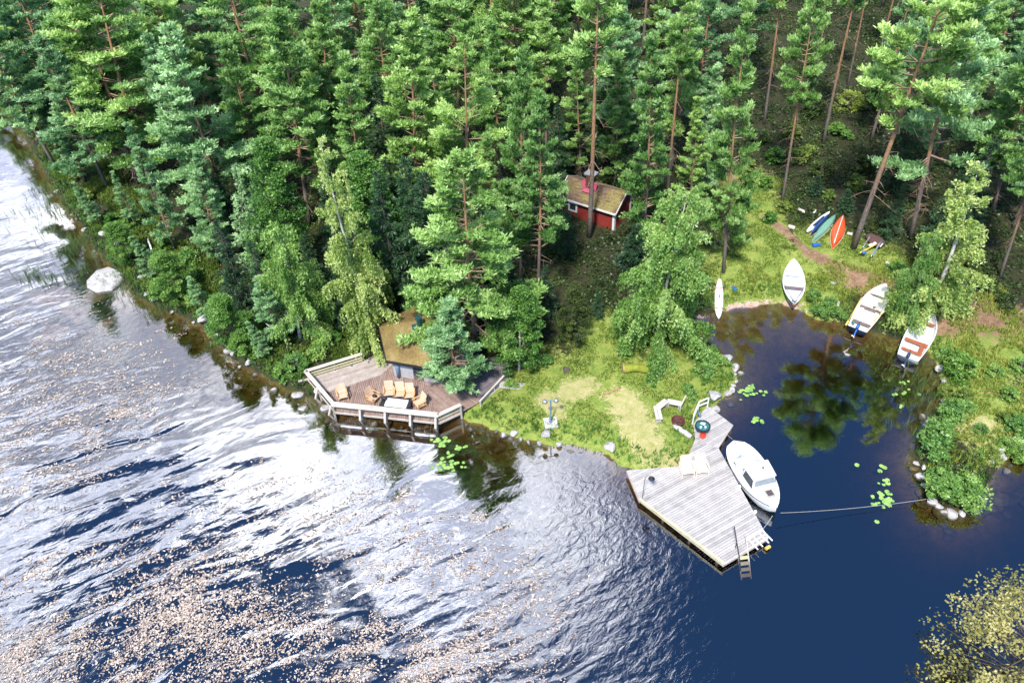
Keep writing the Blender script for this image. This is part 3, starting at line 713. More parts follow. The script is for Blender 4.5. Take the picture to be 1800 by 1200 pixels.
if FULLVEG:
  # --- trees one can name, back to front
  tree('broad', 150, 262, 5, -60, 'pine leaning over the lake at the top left corner, orange trunk showing', wide=1.55, leafmat='pine2')
  tree('ragged', 242, 322, 115, -70, 'leaning pine with tangled bare limbs, second from the left', wide=1.45)
  tree('broad', 268, 330, 150, -80, 'leaning pine with long orange trunk beside the tangled one', wide=1.4, rz=2.0)
  tree('broad', 408, 400, 298, 40, 'bushy light green pine with orange trunk left of the spruce', wide=1.4, leafmat='pine2', rz=4)
  tree('low', 308, 440, 222, 215, 'small slanting pine beside the left bank, thin orange trunk', wide=1.0, leafmat='pine2')
  tree('full', 385, 462, 345, 262, 'short bushy pine at the left bank above the grassy verge', wide=0.95, leafmat='pine2')
  tree('broad', 190, 330, 60, 60, 'bushy pine overhanging the left waterline', wide=1.4, leafmat='pine2', rz=1)
  tree('mid', 545, 395, 485, 15, 'tall layered pine behind the bright green alder', wide=1.3)
  tree('low', 650, 410, 600, 92, 'pine with pointed top between the alder and the dark gap', wide=1.15)
  tree('mid', 735, 400, 722, 15, 'tall pine with layered light green crown left of the big round pine', wide=1.15, rz=1.2)
  tree('wild', 826, 440, 815, 60, 'big rounded pine with yellow green crown, middle of the forest', wide=1.2, leafmat='pine', rz=3)
  tree('low', 868, 455, 855, 232, 'small pine peeping between the big rounded pine and the bare orange trunks', wide=0.9)
  tree('mid', 915, 495, 920, 80, 'tall slim pine with a bare orange trunk left of the pointed one', wide=0.72, rz=0.4)
  tree('mid2', 946, 512, 950, 160, 'slim pointed pine in front of the red sauna cabin', wide=1.0, rz=2.2)
  tree('thin', 1036, 416, 1062, -110, 'very tall thin pine trunk standing in front of the red sauna cabin', wide=1.1)
  tree('low', 1130, 432, 1152, 55, 'tall pine with dark lower branches right of the red cabin', wide=0.95, rz=5)
  tree('thin', 1172, 358, 1205, -40, 'thin reddish trunk behind the weeping birch', wide=0.9)
  tree('low', 1272, 478, 1312, -5, 'full tall pine on the left edge of the boat landing clearing', wide=0.78, rz=1)
  tree('thin', 1343, 218, 1395, -140, 'thin dark pine trunk at the back of the clearing', wide=0.9)
  tree('high', 1375, 354, 1442, -60, 'tall pine with pale bare trunk at the rim of the clearing', wide=0.75)
  tree('thin', 1447, 252, 1535, -160, 'slanting orange pine trunk deep in the clearing', wide=0.9)
  tree('thin', 1424, 190, 1478, -120, 'short visible pine trunk behind the clearing', wide=0.8)
  tree('thin', 1490, 152, 1545, -130, 'grey pine trunk at the far end of the clearing', wide=0.8)
  tree('thin', 1543, 106, 1610, -150, 'farthest pine trunk at the top of the clearing', wide=0.8)
  tree('crown', 1500, 436, 1690, -110, 'tall pine with thick grey trunk beside the orange canoe', wide=1.15, rz=2.5)
  tree('wild', 1600, 420, 1722, -110, 'broad pine with gnarled orange trunk above the right birch', wide=1.0, leafmat='pine2')
  tree('mid2', 1745, 372, 1850, 0, 'dark pine at the right edge behind the pale birch', wide=1.1)
  tree('high', 1757, 488, 1870, 150, 'pine with grey leaning trunk at the right edge of the clearing', wide=0.9)
  tree('low', 1845, 640, 1870, 560, 'small pine with bare twigs reaching in from the right edge', wide=1.6, leafmat='pine2')
  tree('spruce', 445, 470, 412, 285, 'slim dark spruce left of the bright green alder', wide=0.8, leafmat='pine2')
  tree('alder', 512, 500, 460, 236, 'bright green alder with rounded crown behind the left birch', wide=0.95)
  tree('alder2', 672, 470, 628, 262, 'dark leafed alder behind the tall pale birch', wide=0.95)
  tree('birch_side', 528, 596, 487, 384, 'low weeping birch left of the tall pale birch', wide=1.05)
  tree('low', 507, 598, 452, 498, 'small pine leaning out over the stony bank', wide=2.0, leafmat='pine2', hmul=1.1)
  tree('birch_tall', 660, 604, 560, 236, 'tall leaning birch with white trunk left of the turf roofed hut', wide=1.02, leafmat='birchpale', rz=1)
  tree('hero', 838, 622, 808, 262, 'large pine with spreading bare limbs right of the turf roofed hut', wide=1.5, rz=0.6)
  tree('low', 806, 690, 790, 560, 'young bushy pine overhanging the right end of the lower deck', wide=2.1, hmul=1.25, leafmat='pine2')
  tree('alder2', 912, 652, 918, 500, 'slender green alder with white stems beside the walkway', wide=0.95, barkmat='barkb')
  tree('alder2', 1003, 600, 1010, 500, 'dark thicket of young alder at the back of the lawn', wide=1.0, leafmat='under')
  tree('birch_wide', 1150, 612, 1203, 328, 'wide weeping birch standing at the back of the lawn', wide=1.04)
  tree('birch_tall', 1632, 560, 1722, 280, 'pale weeping birch leaning over the beached boats', wide=1.6, leafmat='birchpale', rz=3)
  tree('birch_side', 1600, 572, 1640, 405, 'lower half shadowed birch stem between the two motor skiffs', wide=0.85, leafmat='birch')
  for i, (x, y, tx, ty, lb) in enumerate([(1432, 345, 1440, 308, 'small dark spruce behind the canoes'), (1487, 372, 1492, 332, 'young spruce between the orange canoe and the grey pine trunk'),
        (1110, 470, 1120, 395, 'bushy young spruce just right of the red cabin')]):
    tree('spruce2', x, y, tx, ty, lb, wide=1.2)
  for i, (x, y, tx, ty, k, lb) in enumerate([(95,262,30,90,'broad','bushy pine hanging over the upper left water'),(45,205,-10,40,'broad','uppermost bushy pine on the left shore'),(150,320,95,150,'full','low bushy pine on the left shore below the leaning trunks'),
        (240,400,195,300,'low','small bushy pine on the left bank by the grass'),(330,330,255,60,'mid2','pine with drooping green boughs above the left bank'),(470,360,395,70,'mid','green pine between the light bushy one and the layered one'),
        (590,330,560,-20,'mid','pine whose top leaves the frame above the alder'),(1210,380,1228,170,'low','short dark pine left of the full tall pine by the clearing')]):
      tree(k, x, y, tx, ty, lb, wide=1.05, leafmat='pine2' if i < 5 else 'pine')
  for i, (x, y, h, k, lb) in enumerate([(322,525,4.6,'alder2','small round alder at the edge of the left bank'),(372,560,4.2,'low','young pine at the edge of the left bank, nearest the dark stones'),(425,605,4.8,'alder2','small alder beside the small leaning pine on the bank'),
        (275,488,4.2,'low','young pine on the left bank above the flat white boulder'),(232,455,3.8,'alder2','small alder on the left bank close to the reeds'),(470,628,3.6,'low','low young pine between the stony bank and the lower deck'),(175,395,4.4,'low','young pine on the upper part of the left bank')]):
      plant(k, G(x, y), h, 1.5, (-.5, -.3), None, lb, leafmat='pine2' if k == 'low' else 'alder')
  tree('low', 1080, 332, 1092, 95, 'pine reaching over the roof of the red cabin from behind', wide=1.15)
  tree('ragged', 1022, 322, 1012, 100, 'half bare pine just behind the cabin chimney', wide=1.0)
  # --- dense back forest
  rs = random.Random(5)
  keys = ['mid', 'mid2', 'broad', 'high', 'wild', 'low', 'crown', 'ragged', 'wild']
  cnt = 0
  for row, (y, step) in enumerate([(71, 5.8), (79, 5.8), (87, 6.0), (96, 6.2), (106, 6.6), (117, 7.2)]):
    x = -y*0.72-4
    while x < y*0.72+6:
        px_, py_ = proj((x, y, 1))
        xx = x+rs.uniform(-1.6, 1.6); yy = y+rs.uniform(-2.5, 2.5); x += step*rs.uniform(0.8, 1.25)
        if H(xx, yy) < 0.4: continue
        if 1290 < px_ < 1570 and y < 96: continue
        if 960 < px_ < 1110 and y < 74: continue
        k = rs.choice(keys) if not (1290 < px_ < 1600) else 'thin'
        hh = rs.uniform(14.5, 20)
        plant(k, (xx, yy, H(xx, yy)-0.1), hh, rs.uniform(1.0, 1.45), (rs.uniform(-.6, .6)-(1.5 if px_ < 250 else 0), -0.3), rs.uniform(0, 6.28),
              'tall pine among the dense pines filling the back of the forest', 'pines of the dense back forest', leafmat=rs.choice(['pine', 'pine', 'pine2'])); cnt += 1
  # middle rows left of the cabin, between the named ones; dark spruces added to blacken the gaps
  for i, (x, y, h, k) in enumerate([(470,330,13,'mid'),(600,330,14,'high'),(700,300,16,'high'),(780,330,14,'mid2'),(880,340,15,'mid'),(560,280,16,'mid2'),(330,250,14,'mid2'),(420,230,15,'mid'),
        (960,300,15,'high'),(1075,300,17,'mid'),(1180,300,16,'mid2'),(1230,350,12,'low'),(1215,260,16,'mid'),(760,480,9,'spruce'),(700,500,7,'spruce'),(640,520,7,'spruce'),(860,520,8,'spruce'),(600,470,8,'spruce'),
        (990,450,6,'spruce'),(1620,330,16,'mid2'),(1680,420,9,'spruce'),(1640,440,8,'spruce'),(1720,330,16,'mid'),(1780,400,12,'mid2'),(1820,330,15,'mid'),(1560,330,10,'spruce'),
        (230,250,13,'mid2'),(100,220,12,'broad'),(60,170,12,'broad'),(1530,250,15,'mid2'),(1570,200,16,'mid'),(1650,260,17,'broad'),(1860,480,8,'spruce'),(745,545,13,'spruce'),(703,545,12,'spruce'),(775,548,12,'spruce'),(620,560,9,'spruce'),(1012,300,9,'spruce'),(1060,290,10,'spruce'),(1110,330,8,'spruce'),(980,330,8,'spruce'),(700,430,8,'spruce'),(660,470,7,'spruce'),(740,450,9,'spruce'),(780,500,7,'spruce'),(720,380,10,'spruce'),(690,340,11,'spruce'),(900,560,5,'spruce'),(960,560,5,'spruce'),(1050,560,3,'spruce'),(420,420,8,'spruce'),(360,400,7,'spruce'),(1560,420,5,'spruce'),(1660,470,6,'spruce'),(480,560,7,'spruce'),(430,540,8,'spruce'),(480,430,8,'spruce'),(560,520,6,'spruce')]):
    b = G(x, y); sp = k == 'spruce'
    plant(k, b+Vector((0, 0, -.05)), h, 1.0, (0, 0), None, 'dark filler spruce deepening the gaps between the taller pines' if sp else 'pine in the middle rows, half hidden behind the front trees',
          'dark filler spruces between the pines' if sp else 'half hidden pines of the middle rows', leafmat=None if sp else rs.choice(['pine', 'pine2']))
  # yellow tree close to the camera at the lower right
  b = P(1815, 1215, 0.3)
  plant('sparse', b, 5.0, 1.75, (-1.6, 0.5), 0.5, 'pale yellow leafed tree rising into the lower right corner', name='leafy_tree', leafmat='yellow')
  # shrubs
  SH = [(1682,660,'bush',1.35,'dark green rounded shrub, uppermost on the stony point'),(1672,728,'bush2',1.1,'light green shrub above the middle of the stony point'),(1650,775,'bush',1.25,'large light green shrub at the waterline of the stony point'),
        (1640,800,'bush2',1.2,'low shrub spilling over the stones of the point'),(1655,868,'bush',1.3,'shrub at the tip of the stony point, left one'),(1690,872,'bush2',1.3,'shrub at the tip of the stony point, right one'),
        (1780,800,'bush2',1.0,'shrub by the boulders at the right edge'),(1785,755,'bush',0.9,'leafy bush inland at the right edge')]
  for x, y, k, s_, lb in SH:
    plant(k, G(x, y), s_*PROTO[k]['h']*.74, 1.15, (0, 0), None, lb, 'shrubs on the stony point', name='shrub', cat='shrub', leafmat='alder' if 'dark' in lb else 'shrub')
  SH2 = [(1430,530,.7),(1455,540,.6),(1470,558,.6),(1440,555,.55),(1250,625,.6),(1262,640,.6),(1240,640,.7),(1225,625,.6),(1210,690,.5),(1235,660,.6),(960,640,.6),(900,680,.4),(1215,700,.4),(1160,655,.5),(1100,625,.6)]
  for x, y, s_ in SH2:
    plant(random.choice(['bush', 'bush2']), G(x, y), s_*1.5, 1.0, (0, 0), None, 'low leafy bush at the edge of the cove and lawn', 'low bushes round the lawn and cove', name='shrub', cat='shrub', leafmat='shrub')
  SH3 = [(230,400),(200,395),(275,455),(300,490),(290,520),(345,530),(350,490),(160,350),(130,320),(295,440),(310,465),(430,620),(455,625),(560,620),(520,650),(500,665),(590,600),(110,300),(405,500),(330,460)]
  for x, y in SH3:
    plant(random.choice(['bush', 'bush2']), G(x, y), random.uniform(0.6, 1.25), 1.1, (0, 0), None, 'bright green bush on the grassy left bank', 'bushes along the left bank', name='shrub', cat='shrub', leafmat=random.choice(['shrub', 'shrub', 'alder', 'grass']))
  for x, y, s_ in [(1668,632,.6),(1700,650,.5),(1660,695,.6),(1690,700,.6),(1640,845,.6),(1672,860,.6),(1705,862,.6),(1765,790,.5),(1740,800,.45),(1795,770,.6),(1760,740,.5),(1700,720,.4),(1720,760,.4),(1770,700,.6),(1745,660,.5),(1790,650,.6)]:
    plant(random.choice(['bush', 'bush2']), G(x, y), s_*1.4, 1.15, (0, 0), None, 'low bright leafy clump between the stones and bushes of the point', 'low leafy clumps on the stony point', name='shrub', cat='shrub', leafmat=random.choice(['shrub', 'grass', 'shrub', 'alder']))
  for x, y, s_ in [(1310,300,.8),(1345,330,.7),(1330,250,.7),(1440,310,.8),(1500,330,.8),(1475,240,.8),(1390,240,.8),(1530,180,.9),(1350,390,.6),(1375,372,.6),(1455,350,.6),(1515,300,.9),(1410,280,.9),(1360,285,.9),(1430,200,.9),(1490,190,1.0),(1575,480,.6),(1730,510,.6),(1700,480,.7),(1765,540,.6)]:
    plant(random.choice(['bush', 'bush2']), G(x, y), s_*1.5, 1.2, (0, 0), None, 'young bush in the shady undergrowth round the boat landing', 'young bushes round the boat landing', name='shrub', cat='shrub', leafmat=random.choice(['under', 'under', 'alder', 'grass']))
  # --- ground cover
  def scatter_land(n, boxpx, test):
    pts = []
    x0, y0, x1, y1 = boxpx
    X = rng.uniform(-62, 62, n*3); Y = rng.uniform(26, 112, n*3)
    return X, Y
  N = 110000
  X = rng.uniform(-60, 58, N); Y = 26+(rng.random(N)**1.15)*76
  zl = caps(LAWN, X, Y); zd = caps(DRY, X, Y); zs = np.maximum(caps(SOIL, X, Y), caps(SAND, X, Y)); hh = height(X, Y)
  keep = free(X, Y) & (hh > 0.25) & (zl < 0.35) & (zs < 0.3) & (rng.random(N) < 0.45+0.5*np.sin(X*0.9+np.sin(Y*1.1)*2)*np.cos(Y*0.8))
  X, Y, hh = X[keep], Y[keep], hh[keep]
  C = np.stack([X, Y, hh+0.12], 1); k = 7
  C = np.repeat(C, k, 0)+rng.normal(size=(len(C)*k, 3))*np.array([.28, .28, .10])
  V, tn = leaves(C, 0.17, np.repeat(np.clip(0.4+0.3*np.sin(X*0.5)*np.cos(Y*0.37)+rng.normal(size=len(X))*0.2, 0, 1), k), flat=0.5)
  tag(obj('undergrowth', npmesh('undergrowth', V, 4, tn), MT['under']), 'low dark green undergrowth covering the forest floor', 'undergrowth', kind='stuff')
  # fallen needles, twigs and low herbs break up the lawn
  def grass(name, n, bounds, cond, ln, wd, mat, label, tone0=0.5, k=5):
    X = rng.uniform(bounds[0], bounds[1], n); Y = rng.uniform(bounds[2], bounds[3], n); hh = height(X, Y)
    kp = cond(X, Y, hh) & free(X, Y); X, Y, hh = X[kp], Y[kp], hh[kp]
    C = np.stack([X, Y, hh-0.02], 1); A = np.tile([0, 0, 1.0], (len(X), 1))
    tone = np.clip(tone0+0.25*np.sin(X*1.3+np.sin(Y))*np.cos(Y*1.7)+rng.normal(size=len(X))*0.15, 0, 1)
    V, tn = blades(C, A, k, ln, wd, 0.6, 0.6, tone)
    return tag(obj(name, npmesh(name, V, 4, tn), MT[mat]), label, 'grass', kind='stuff')
  grass('lawn_grass', 150000, (-12, 32, 34, 62), lambda X, Y, h: (h > 0.2) & (caps(LAWN, X, Y) > 0.3) & (caps(DRY, X, Y) < 0.35+rng.random(len(X))*0.3) & (caps(SOIL, X, Y) < 0.4) & (np.sin(X*2.1+np.sin(Y*1.7))*np.cos(Y*1.9) > -0.55+rng.random(len(X))*0.6),
        0.12, 0.024, 'grass', 'short lawn grass with worn patches', k=4)
  grass('verge_grass', 60000, (-45, 36, 28, 80), lambda X, Y, h: (np.maximum(sdf(L1, X, Y), 0) < 1.6) & (h > 0.12) & (caps(SAND, X, Y) < 0.3) & (rng.random(len(X)) < 0.85), 0.38, 0.03, 'shrub', 'lush long grass along the shoreline', 0.45, 6)
  grass('bank_grass', 90000, (-48, -8, 34, 84), lambda X, Y, h: (sdf(L1, X, Y) < 6) & (h > 0.3) & (np.sin(X*0.9+np.sin(Y*0.8))*np.cos(Y*0.7) > -0.3), 0.35, 0.03, 'grass', 'tall grass and fern on the left bank', 0.5, 6)
  grass('point_grass', 16000, (18, 36, 26, 50), lambda X, Y, h: (h > 0.3) & (np.sin(X*1.9+np.sin(Y*1.8))*np.cos(Y*1.7) > -0.2), 0.32, 0.028, 'grass', 'rough grass on the stony point', 0.7, 6)
  # reeds standing in the shallows of the left shore and of the cove
  def reeds(name, spots, label):
    C = []
    for x, y, r_, n in spots:
        p = P(x, y); C.append(np.array([p.x, p.y, -0.1])+rng.normal(size=(n, 3))*np.array([r_, r_, 0]))
    C = np.concatenate(C); V, tn = blades(C, np.tile([0, 0, 1.0], (len(C), 1)), 3, 0.8, 0.018, 1.2, 0.6)
    return tag(obj(name, npmesh(name, V, 4, tn), MT['reed']), label, 'reeds', kind='stuff')
  reeds('shore_reeds', [(60,270,.9,60),(80,330,.9,60),(100,370,1,60),(60,370,1.2,30),(130,440,1,50),(90,400,1.2,40),(55,485,.5,40),(85,497,.5,30),(150,475,.8,40),(120,440,1.2,30),(235,500,.8,90),(255,525,.6,60),(185,425,.7,60),(215,490,.7,60),(30,200,1.2,70),(285,545,.5,40),(150,420,.8,60),(385,600,.4,30),(200,450,.7,60)], 'thin reeds standing in the shallows along the left shore')
  reeds('cove_reeds', [(1615,690,1.0,26),(1625,660,.8,30),(1590,690,1.0,12),(1600,740,1.1,14),(1600,760,.7,12),(1635,700,.6,30)], 'dark reeds in the cove beside the stony point')
# ------------------------------------------------------------------ floating leaves
CL = [(40,560,.9,120),(100,620,1.6,500),(200,650,2.2,700),(60,680,2.0,600),(150,720,2.2,700),(30,780,2.0,500),(230,720,1.8,350),(260,700,1.5,200),(120,800,2,450),(20,880,1.6,250),(60,530,.8,60),(180,840,1.4,120),
      (320,1010,1.6,600),(260,1050,1.6,600),(400,1000,1.2,250),(220,960,1.0,120),(300,960,1.0,100),(370,1080,1.6,700),(450,860,1.2,160),(540,880,1.5,200),(620,900,1.3,150),(700,940,1.6,260),(780,960,1.5,220),(660,1000,1.5,180),(880,1020,1.4,260),(920,1050,1.0,200),(560,960,1.3,130),(840,930,1.2,120),(800,1010,1.4,160),
      (380,600,.5,12),(170,530,.6,40),(50,1020,1.2,160),(100,980,1,120),(300,870,1.0,40),(400,940,1.2,80),(480,1050,1.3,150),(640,870,.6,40),(850,910,.5,40),(1010,1060,.6,15),(690,880,.5,40)]
pts = []; sz = []
for x, y, r_, n in CL:
    p = P(x, y); k = max(1, n//7)
    cc = rng.normal(size=(k, 2))*r_*np.array([1.25, 0.85])
    for c in cc:
        m = rng.integers(3, 15); a_ = rng.normal(size=m)*0.42; b_ = rng.normal(size=m)*0.11; q_ = c+np.stack([a_*0.91-b_*0.41, a_*0.41+b_*0.91], 1)
        pts.append(np.stack([p.x+q_[:, 0], p.y+q_[:, 1], np.full(m, 0.012)], 1)); sz.append(rng.uniform(0.06, 0.17, m)*rng.uniform(0.6, 1.1))
# a thick mat along the bottom of the view, near the camera
for _ in range(2400):
    x = rng.uniform(-40, 1010); y = 1075+35*math.sin(x*0.011)+28*math.sin(x*0.033+1)+rng.normal()*14+abs(rng.normal())*85
    if y > 1330 or (x > 800 and rng.random() < (x-800)/260): continue
    p = P(x, y)
    if math.sin(p.x*1.3+2*math.sin(p.y*1.7))*math.cos(p.y*2.3-p.x*0.8+math.sin(p.x*2.2)) < -0.02 - (y-1085)/450 and rng.random() < 0.93: continue
    m = rng.integers(6, 17); a_ = rng.normal(size=m)*0.34; b_ = rng.normal(size=m)*0.14; q_ = np.stack([a_*0.91-b_*0.41, a_*0.41+b_*0.91], 1)
    pts.append(np.stack([p.x+q_[:, 0], p.y+q_[:, 1], np.full(m, 0.012)], 1)); sz.append(rng.uniform(0.03, 0.12, m))
pts = np.concatenate(pts); sz = np.concatenate(sz)
ang = rng.uniform(0, 6.28, len(pts)); dx = np.stack([np.cos(ang), np.sin(ang), np.zeros(len(pts))], 1); dy = np.stack([-np.sin(ang), np.cos(ang), np.zeros(len(pts))], 1)
pts[:, 2] += rng.uniform(0, 0.02, len(pts)); tl = rng.uniform(0, 0.025, (len(pts), 1))*np.array([[0, 0, 1.0]])
S = sz[:, None]
V = np.stack([pts-dx*S*.75, pts-dx*S*.2+dy*S*.36, pts+dx*S*.75+tl, pts-dx*S*.2-dy*S*.36], 1)
tag(obj('floating_leaves', npmesh('floating_leaves', V, 4, np.clip(rng.normal(size=len(pts))*0.28+0.6, 0, 1)), MT['float']), 'pinkish pale leaves drifting in mats on the open lake', 'water plants', kind='stuff')
# lily pads, one by one
pm = MB(); n = 14
ring = [(math.cos(a)*1, math.sin(a)*1) for a in [0.25+i*(2*math.pi-0.5)/(n-1) for i in range(n)]]+[(0.1, 0)]
pm.prism(ring, 0.0, 0.05); pad = pm.mesh('lily_pad')
def padgroup(spots, label, group):
    for x, y, sx, sy, n in spots:
        for _ in range(n):
            p = P(x+rng.normal()*sx, y+rng.normal()*sy)
            if sdf(L1, p.x, p.y)[0] > -0.3: continue
            o = obj('lily_pad', pad, MT['pad']); r_ = rng.uniform(0.08, 0.15)
            o.location = (p.x, p.y, 0.006+rng.uniform(0, 0.02)); o.scale = (r_, r_, r_*0.25); o.rotation_euler = (0, 0, rng.uniform(0, 6.28))
            tag(o, label, 'lily pad', group)
padgroup([(768,775,14,4,14),(790,800,7,4,6),(805,788,9,4,7),(795,822,12,5,18),(780,812,6,3,7)], 'green lily pad in the patch below the upper deck', 'lily pads below the upper deck')
padgroup([(1320,686,12,6,22),(1308,694,4,4,3)], 'pale green lily pad in the larger cove patch by the dock', 'lily pads of the larger cove patch')
padgroup([(1327,738,4,2,8),(1340,741,2,1,2)], 'lily pad in the small cluster above the motorboat', 'lily pads above the motorboat')
padgroup([(1560,885,11,4,15),(1555,850,8,12,9),(1535,890,4,12,4),(1548,820,6,6,4),(1558,872,8,6,9),(1505,815,1,1,1)], 'yellow green lily pad left of the stony point', 'lily pads left of the stony point')
padgroup([(1590,670,5,3,4),(1570,692,3,3,2),(1600,690,12,8,4),(1583,713,3,3,2),(1605,640,4,3,3)], 'lone lily pad among the dark cove reeds', 'lily pads among the cove reeds')
# ------------------------------------------------------------------ built things
rs = random.Random(99)
def dirpx(a, b, z=0.6):
    p, q = P(*a, z), P(*b, z); return (q.x-p.x, q.y-p.y)
def hd(a, b, z=0.3):
    d = dirpx(a, b, z); return math.atan2(d[1], d[0])
# lower deck by the hut
ZD, ZR = 0.62, 1.32
A, B, C_, D, E = (v2(P(*p, ZR)) for p in ((537,652),(635,622),(586,710),(770,729),(809,711)))
F, G1, H1 = v2(P(845,706,ZD)), v2(P(893,668,ZD)), v2(P(897,628,ZD))
q1, q2, q3, q4, q5, q6 = (v2(P(*p, ZD)) for p in ((577,689),(669,659),(694,636),(668,618),(745,664),(806,646)))
q7 = v2(P(872,626,ZD))
q8 = v2(P(640,636,ZD))
dk = empty('lakeside_deck', ((C_[0]+B[0])/2, (C_[1]+B[1])/2, 0), 0, 'many sided plank deck with pale wooden rails wrapped around the turf roofed hut', 'deck')
def deckpart(name, mb, mat, par=dk, **kw):
    o = mb.build(name, mat, par, **kw); o.matrix_parent_inverse = par.matrix_world.inverted()
    o.location = -Vector(par.location); o.matrix_parent_inverse = Matrix.Identity(4)
    return o
def sect(poly, direc, mat, w=0.125, nm='plank_section'):
    mb = MB(); planks(mb, poly, direc, w, 0.02, ZD, 0.035, rs); return deckpart(nm, mb, mat)
bpy.context.view_layer.update()
q1b = (A[0]+(q1[0]-A[0])*0.999, A[1]+(q1[1]-A[1])*0.999)
sect([A, q1, q2, q3, q4, B], (B[0]-A[0], B[1]-A[1]), MT['wmid'])
sect([q1, C_, D, q5, q3, q2], dirpx((651,660),(638,712)), MT['wbrown'])
sect([D, E, F, q6, q5], dirpx((757,682),(787,707)), MT['wbrown'])
sect([F, G1, H1, q7, q6], (G1[0]-F[0], G1[1]-F[1]), MT['wdark'])
def V3(p, z): return Vector((p[0], p[1], z))
def lerp(a, b, t): return (a[0]+(b[0]-a[0])*t, a[1]+(b[1]-a[1])*t)
ctr = lerp(A, D, 0.5); ctr = (ctr[0], ctr[1]+3)
for (a, b, nb_, w_, outer) in ((A, B, 3, 0.26, False), (A, C_, 3, 0.30, True), (C_, D, 5, 0.40, True), (D, E, 2, 0.30, False)):
    mb = MB(); dx, dy = b[0]-a[0], b[1]-a[1]; L = math.hypot(dx, dy); ux, uy = dx/L, dy/L; nx_, ny_ = uy, -ux
    if (ctr[0]-a[0])*nx_+(ctr[1]-a[1])*ny_ > 0: nx_, ny_ = -nx_, -ny_
    for k in range(2 if w_ < 0.35 else 3):
        o_ = (k-(0.5 if w_ < 0.35 else 1))*0.145
        mb.beam(V3((a[0]+nx_*o_-ux*.04, a[1]+ny_*o_-uy*.04), ZR+0.004*(a == A)), V3((b[0]+nx_*o_+ux*.04, b[1]+ny_*o_+uy*.04), ZR+0.004*(a == A)), 0.13, 0.035)
    deckpart('rail_cap', mb, MT['wrail'], bevel=0.006)
    mb = MB(); mb.beam(V3((a[0]-nx_*.05, a[1]-ny_*.05), ZR-0.30), V3((b[0]-nx_*.05, b[1]-ny_*.05), ZR-0.30), 0.03, 0.12)
    if not outer: mb.beam(V3((a[0]-nx_*.05, a[1]-ny_*.05), ZR-0.52), V3((b[0]-nx_*.05, b[1]-ny_*.05), ZR-0.52), 0.03, 0.12)
    deckpart('rail_board', mb, MT['wyel'])
    mb = MB(); mb.beam(V3((a[0]+nx_*.03, a[1]+ny_*.03), ZD-0.09), V3((b[0]+nx_*.03, b[1]+ny_*.03), ZD-0.09), 0.05, 0.15)
    deckpart('edge_beam', mb, MT['wrail'])
    for k in range(nb_):
        t = k/(nb_-1) if nb_ > 1 else .5
        if (a == A and b == C_ and k in (0,)) or (a == C_ and k == 0) or (a == D and k == 0): continue
        t = 0.02+0.96*t; p = lerp(a, b, t); mb = MB()
        mb.beam(V3((p[0]+nx_*.07, p[1]+ny_*.07), -0.3 if outer else 0.05), V3((p[0]+nx_*.07, p[1]+ny_*.07), ZR-0.02), 0.10, 0.10, (ux, uy, 0))
        if outer: mb.beam(V3((p[0]+nx_*.13, p[1]+ny_*.13), -0.15), V3((p[0]+nx_*.42, p[1]+ny_*.42), ZD-0.1), 0.09, 0.12, (ux, uy, 0)); mb.beam(V3((p[0]+nx_*.45, p[1]+ny_*.45), ZD-0.12), V3((p[0]+nx_*.16, p[1]+ny_*.16), ZR-.1), 0.07, 0.14, (ux, uy, 0))
        deckpart('rail_post', mb, MT['wrail'])
# walkway side rail to the right of the overhanging pine
mb = MB(); r1, r2 = v2(P(843,705,1.0)), v2(P(893,652,1.0))
mb.beam(V3(r1, 0.98), V3(r2, 0.98), 0.12, 0.04); mb.beam(V3(r1, 0.78), V3(r2, 0.78), 0.04, 0.12)
for t in (0.02, 0.5, 0.98): mb.beam(V3(lerp(r1, r2, t), 0.2), V3(lerp(r1, r2, t), 0.96), 0.08, 0.08)
deckpart('walkway_rail', mb, MT['wrail'])
mb = MB(); mb.beam(V3(F, 0.52), V3(G1, 0.52), 0.05, 0.14); deckpart('edge_beam', mb, MT['wrail'])
mb = MB(); g = P(524,669,0.6); h = P(549,664,0.6); mb.beam((g.x, g.y, 0.55), (h.x+.3, h.y+.1, 0.55), 0.18, 0.06)
tag(mb.build('loose_plank', MT['wgrey']), 'loose grey plank poking out from the left corner of the lower deck', 'plank')
# hut
ZE, ZA, HR = 2.35, 3.75, 3.55
lc = P(666, 574, ZE); ang0 = R(163); hc = Vector((lc.x-HR*math.cos(ang0), lc.y-HR*math.sin(ang0), 0))
hut = empty('barbecue_hut', hc, 0, 'six sided grey board hut with mossy turf roof and dark stove pipe', 'hut')
cor = lambda r_, k: (r_*math.cos(ang0+R(60)*k), r_*math.sin(ang0+R(60)*k))
mb = MB(); RW = HR-0.42
for k in range(6):
    a, b = cor(RW, k), cor(RW, k+1)
    for i in range(9):      # horizontal boards
        z0 = 0.45+i*0.21; mb.add([(a[0], a[1], z0), (b[0], b[1], z0), (b[0]*0.992, b[1]*0.992, z0+0.205), (a[0]*0.992, a[1]*0.992, z0+0.205)], [(0, 1, 2, 3)])
mb.build('wall', MT['wallgrey'], hut)
mb = MB(); ed = [cor(HR, k) for k in range(6)]; mid = []
vs = [(0, 0, ZA)]+[(p[0], p[1], ZE) for p in ed]+[(p[0], p[1], ZE-0.12) for p in ed]+[(0, 0, ZE+0.3)]
fs = [(0, 1+k, 1+(k+1) % 6) for k in range(6)]+[(7+k, 7+(k+1) % 6, 1+(k+1) % 6, 1+k) for k in range(6)]+[(13, 7+(k+1) % 6, 7+k) for k in range(6)]
mb.add(vs, fs); rf = mb.build('roof', MT['turf'], hut)
mb = MB()
for k in range(6):
    a, b = cor(HR+0.04, k), cor(HR+0.04, k+1); mb.beam((a[0], a[1], ZE-0.06), (b[0], b[1], ZE-0.06), 0.06, 0.20)
mb.build('eave_board', MT['black'], rf)
